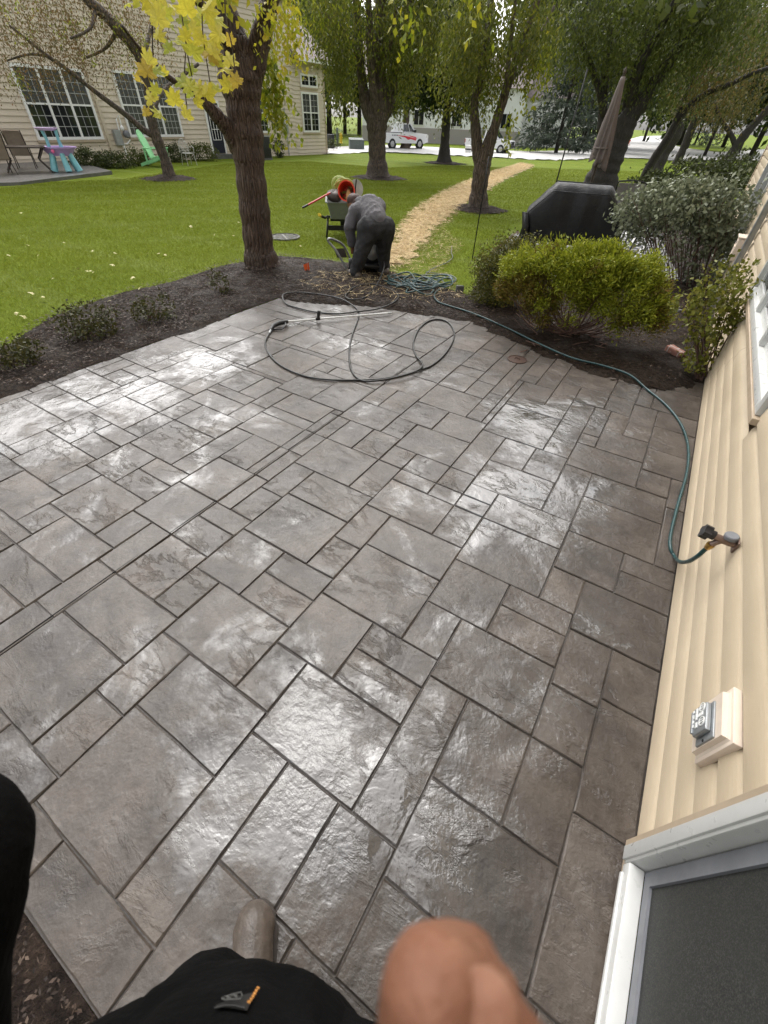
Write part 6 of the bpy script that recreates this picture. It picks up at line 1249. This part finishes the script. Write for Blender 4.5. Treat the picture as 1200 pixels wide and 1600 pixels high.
# the bent worker (u = to the right of the view, w = away from it)
bw = at(576, 436); uw_, ww_ = frame(bw)
worker = thing('person', 'person in grey shirt and charcoal trousers bending over the pressure washer', 'person', bw)
def Wp(u, w_, z): return uw_*u+ww_*w_+np.array([0, 0, z])
def Wx(px, py, k=1.): return up(bw, px, py, k)-bw
hipL, hipR = Wx(575, 360, 1.0), Wx(601, 359, 1.015); hip = (hipL+hipR)/2+(0, 0, .02)
chest = Wx(578, 326, 1.05); shL, shR = Wx(555, 332, 1.05), Wx(592, 323, 1.085)
kneeL, kneeR = Wx(564, 396, .995), Wx(599, 392, 1.03); ankL, ankR = Wx(556, 431, 1.), Wx(600, 422, 1.04)
ankL[2] = max(ankL[2], .09); ankR[2] = max(ankR[2], .09)
elL, haL = Wx(546, 354, 1.04), Wx(550, 380, 1.05); elR, haR = Wx(592, 360, 1.11), Wx(582, 385, 1.11)
neck, head = Wx(562, 319, 1.07), Wx(555, 319, 1.08)
toe = -uw_*.10+ww_*.16
blob('body', [(hip, chest, .12, .13), (chest, neck, .09, .06), (neck, head, .06, .06), (head, head+uw_*-.03+ww_*.05, .098, .09), (chest, shL, .08, .07), (chest, shR, .08, .07), (shL, elL, .05, .042), (elL, haL, .042, .030), (shR, elR, .05, .042), (elR, haR, .042, .030),
    (haL, haL+Wp(.01, .03, -.08), .034, .028), (haR, haR+Wp(-.01, .03, -.08), .034, .028), (hipL, kneeL, .08, .06), (kneeL, ankL, .055, .04), (hipR, kneeR, .08, .06), (kneeR, ankR, .055, .04)]
    + [(haL+Wp(.012*k-.018, .03, -.07), haL+Wp(.012*k-.018, .045, -.15+.01*abs(k-1.5)), .010, .008) for k in range(4)] + [(haL+Wp(.03, .03, -.02), haL+Wp(.06, .06, -.07), .011, .009)], .011, 'skin', worker)
blob('shirt', [(hip*.72+chest*.28+(0, 0, .03), chest, .165, .165), (hip*.88+chest*.12+(0, 0, .05), chest, .150, .155), (chest, shL, .14, .10), (chest, shR, .14, .10), (chest, neck, .12, .085), (shL, elL, .092, .078), (elL, haL, .076, .058), (shR, elR, .09, .075), (elR, haR, .072, .05), (shL, shR, .10, .10)], .012, 'shirt_grey', worker, .015, 2, 9.)
blob('trousers', [(hipL+(0, 0, .02), hipR+(0, 0, .02), .140, .138), (hipL, kneeL, .138, .092), (kneeL, ankL*.8+kneeL*.2, .094, .078), (ankL*.8+kneeL*.2, ankL+(0, 0, .01), .078, .086), (hipR, kneeR, .138, .090), (kneeR, ankR*.8+kneeR*.2, .092, .076), (ankR*.8+kneeR*.2, ankR+(0, 0, .01), .076, .084)], .012, 'trousers_charcoal', worker, .022, 2, 9.)
for a in (ankL, ankR):
    hl_ = np.array([a[0], a[1], 0.]); blob('boot', [(hl_+(0, 0, .05)-toe*.35, hl_+toe*.9+(0, 0, .042), .056, .046), (hl_+(0, 0, .05), a+(0, 0, .03), .052, .055)], .010, 'boot_leather', worker)
    obj('sole', MB().tube([hl_+(0, 0, .004)-toe*.5, hl_-toe*.2+(0, 0, .004), hl_+toe*.6+(0, 0, .004), hl_+toe*1.12+(0, 0, .004)], [.030, .052, .054, .024], 12, flat=.28), 'boot_sole', worker, smooth=True)
blob('hair', [(head+(0, 0, .03), head+uw_*-.03+ww_*.03+(0, 0, .035), .095, .09)], .012, 'hair_brown', worker)
for s_ in (-1, 1): obj('ear', MB().lathe([(.03, -.008), (.034, 0), (.02, .008)], 10, tuple(head+uw_*s_*.098+ww_*.04), tuple(uw_*s_)), 'skin', worker, smooth=True)
blob('collar', [(neck-uw_*.045, neck+uw_*.045, .068, .068)], .012, 'hair_brown', worker)

# the photographer, standing at the near edge of the patio (f = forward, r = right)
fF = np.array([math.sin(R(-30.81)), math.cos(R(-30.81)), 0.]); fR = np.array([fF[1], -fF[0], 0.])
pho = thing('person', 'photographer in black clothes seen from above with a tan work boot and blurred bare skin', 'person', fR*-.14+fF*-.14)
po = np.array(pho.location[:])
def Ph(r, f, z): return fR*r+fF*f+np.array([0, 0, z])
def Pc(x, y, d): return CAM+ray(x, y)*d                      # the point seen at x,y at depth d
toeL = gp(404, 1408); heelL = gp(396, 1560); fdir = unit(toeL-heelL); toeL = toeL-fdir*.035; heelL = toeL-fdir*.235
anL = heelL+fdir*.06+(0, 0, .10); anR = Ph(.06, -.30, .10); heelR = np.array([anR[0], anR[1], 0])-fF*.05; toeR = heelR+fF*.225+fR*.04
hpL, hpR, hp = Ph(-.24, -.19, .90), Ph(-.04, -.19, .90), Ph(-.14, -.18, .95)
knL, knR = Ph(-.29, -.10, .50), Ph(.03, -.22, .50)
ches, shl, shr = Ph(-.12, -.27, 1.33), Ph(-.32, -.27, 1.42), Ph(.10, -.27, 1.42)
nec, hea = Ph(-.08, -.28, 1.52), Ph(-.06, -.25, 1.66)
elbL = Pc(-146, 1372, .33); hndL = Ph(-.32, -.27, 1.02)
elbR, wrR = Ph(.26, -.18, 1.28), Pc(820, 2150, .135)
A_ = lambda x, y, d: Pc(x, y, d)
fist = A_(760, 1890, .115)
hand = [(wrR, fist, .024, .030), (fist, A_(700, 1820, .112), .028, .020), (fist, A_(790, 1820, .118), .028, .020),
        (A_(655, 1820, .100), A_(676, 1550, .091), .0125, .0122), (A_(676, 1550, .091), A_(722, 1530, .100), .0120, .0112), (A_(722, 1530, .100), A_(742, 1590, .112), .0108, .0095),   # index, bent over
        (A_(705, 1830, .116), A_(722, 1570, .112), .0128, .0120), (A_(722, 1570, .112), A_(765, 1565, .120), .0115, .0105), (A_(765, 1565, .120), A_(775, 1630, .130), .0100, .0090),  # middle
        (A_(750, 1840, .130), A_(768, 1620, .128), .0120, .0112), (A_(768, 1620, .128), A_(790, 1670, .138), .0105, .0090),                                                            # ring
        (A_(790, 1850, .140), A_(800, 1680, .140), .0105, .0095), (A_(800, 1680, .140), A_(812, 1720, .150), .0090, .0080),                                                            # little
        (A_(870, 1880, .096), A_(800, 1670, .090), .0120, .0112), (A_(800, 1670, .090), A_(762, 1570, .092), .0112, .0068)]                                                            # thumb laid across
body = [(hp, ches, .12, .13), (ches, nec, .09, .06), (nec, hea, .055, .06), (hea, hea+fF*.02+(0, 0, .05), .09, .088), (shl, shr, .07, .07), (shl, elbL, .045, .040), (elbL, hndL, .038, .028), (hndL, hndL+Ph(0, .01, -.09), .034, .028),
        (shr, elbR, .045, .040), (elbR, wrR, .038, .026), (hpL, knL, .075, .055), (knL, anL, .05, .038), (hpR, knR, .075, .055), (knR, anR, .05, .038), (hea+fF*.085, hea+fF*.105+(0, 0, -.015), .014, .016)]
body += [(hndL+Ph(.0, .012*k-.02, -.08), hndL+Ph(.01, .012*k-.02, -.16+.012*abs(k-1.5)), .010, .008) for k in range(4)]+[(hndL+Ph(.01, .03, -.03), hndL+Ph(.02, .06, -.08), .011, .009)]
blob('body', body+hand, .0036, 'skin', pho, 0, 3, org=po)
obj('thumb_nail', MB().lathe([(.0062, 0), (.005, .0008), (.001, .0012)], 12, tuple(A_(760, 1575, .0845)-po), tuple(CAM-A_(760, 1575, .0845))), 'skin', pho, smooth=True)
for s_ in (-1, 1): obj('eye', MB().lathe([(.004, .011), (.009, .007), (.011, 0), (.009, -.007)], 12, tuple(hea+fF*.082+fR*s_*.032+(0, 0, .03)-po), tuple(fF)), 'bright_mark', pho, smooth=True)
blob('hair', [(hea+(0, 0, .07)-fF*.02, hea+(0, 0, .06)-fF*.03, .092, .092)], .012, 'hair_brown', pho, org=po)
belly = Ph(-.145, -.145, .93)
blob('jacket', [(hp+(0, 0, -.03), ches, .165, .165), (belly+fR*-.035, belly+fR*.05, .124, .120), (belly+fR*-.035+(0, 0, -.10), belly+fR*.05+(0, 0, -.10), .124, .118), (ches, shl, .13, .10), (ches, shr, .13, .10), (shl, elbL, .085, .078), (elbL, elbL*.55+hndL*.45, .076, .062), (elbL*.55+hndL*.45, hndL, .062, .045), (shr, elbR, .08, .068), (elbR, elbR*.6+wrR*.4, .066, .055)], .010, 'cloth_black', pho, .006, 3, 14., org=po)
blob('trousers', [(hpL+(0, 0, .03), hpR+(0, 0, .03), .14, .14), (hpL, knL, .115, .088), (knL, anL+(0, 0, .03), .086, .074), (hpR, knR, .115, .088), (knR, anR+(0, 0, .03), .086, .072)], .012, 'cloth_black', pho, .006, 3, 14., org=po)
for tl_, hl_, an_ in ((toeL, heelL, anL), (toeR, heelR, anR)):
    d_ = unit(tl_-hl_); sd_ = np.array([-d_[1], d_[0], 0])
    blob('boot', [(hl_+d_*.03+(0, 0, .050), hl_+d_*.13+(0, 0, .052), .040, .054), (hl_+d_*.12+(0, 0, .052), tl_+d_*-.015+(0, 0, .044), .056, .052), (tl_+d_*-.03+sd_*.012+(0, 0, .042), tl_+d_*-.02-sd_*.012+(0, 0, .042), .046, .044), (hl_+d_*.05+(0, 0, .06), an_+(0, 0, .10), .048, .054)], .006, 'boot_leather', pho, .0012, 3, 40., org=po)
    sol = MB(); sp_ = []
    for t_, w__ in ((-.02, .018), (0, .034), (.03, .042), (.09, .045), (.15, .054), (.20, .058), (.24, .050), (.265, .032), (.275, .014)):
        sp_.append((hl_+d_*t_, w__))
    sol.loft([[tuple(p+sd_*w_+(0, 0, .003)-po), tuple(p+sd_*(w_+.003)+(0, 0, .020)-po), tuple(p-sd_*(w_+.003)+(0, 0, .020)-po), tuple(p-sd_*w_+(0, 0, .003)-po)] for p, w_ in sp_]); obj('sole', sol, 'boot_sole', pho)
    obj('boot_collar', MB().lathe([(.055, 0), (.062, .012), (.060, .035), (.05, .045)], 18, tuple(an_+(0, 0, .055)-po)), 'boot_tan', pho, smooth=True)
    obj('vamp_seam', MB().tube([hl_+d_*.10+sd_*.050+(0, 0, .035)-po, hl_+d_*.13+sd_*.036+(0, 0, .080)-po, hl_+d_*.125+(0, 0, .100)-po, hl_+d_*.13-sd_*.036+(0, 0, .080)-po, hl_+d_*.10-sd_*.050+(0, 0, .035)-po], .003, 6), 'boot_sole', pho, smooth='all')
# hem label with orange bartack on the black cloth
def onjacket(x, y):
    dg = bpy.context.evaluated_depsgraph_get(); d = Vector(ray(x, y)).normalized(); o_ = Vector(CAM)
    for ob in pho.children:
        if ob.name.startswith(('jacket', 'trousers')):
            h_, l_, n_, i_ = ob.ray_cast(Vector(CAM-po), d)
            if h_: yield (l_-Vector(CAM-po)).length, np.array(l_), np.array(n_)
def stick(pts, lift=.003):
    o_ = []
    for x, y in pts:
        hs_ = sorted(onjacket(x, y), key=lambda t: t[0])
        if not hs_: return None
        o_.append(hs_[0][1]+hs_[0][2]*lift)
    return o_
bpy.context.view_layer.update()
q = stick([(336, 1578), (352, 1571), (372, 1563), (398, 1556), (384, 1586), (362, 1582), (344, 1581)])
lab = None
if q:
    n_ = unit(np.array([0, 0, 1.])); m = MB(); m.add(q+[p+(0, 0, .0015) for p in q], [tuple(range(7)), tuple(range(7, 14))]+[(i, (i+1) % 7, 7+(i+1) % 7, 7+i) for i in range(7)]); lab = obj('label_patch', m, 'label_grey', pho)
    e = stick([(345, 1574), (350, 1571), (362, 1567), (374, 1564), (376, 1568), (373, 1574), (362, 1575), (350, 1576)], .0058)
    if e: obj('label_print', MB().tube(e+[e[0]], .0006, 5), 'label_print', lab)
    e = stick([(353, 1571.5), (358, 1573), (363, 1569), (368, 1571)], .0058)
    if e: obj('label_print', MB().tube(e, .0010, 5), 'label_print', lab)
    e = stick([(334, 1585), (350, 1581), (365, 1581), (380, 1585)], .004)
    if e: obj('hem_stitch', MB().tube(e, .0008, 5), 'label_grey', lab)
    for k in range(6):
        x, y = 399-2.9*k, 1557+4.6*k; e = stick([(x-1.8, y-.8), (x+2.0, y+1.3)], .0062)
        if e: obj('bartack_stitch', MB().tube(e, .0010, 6), 'thread_orange', lab)
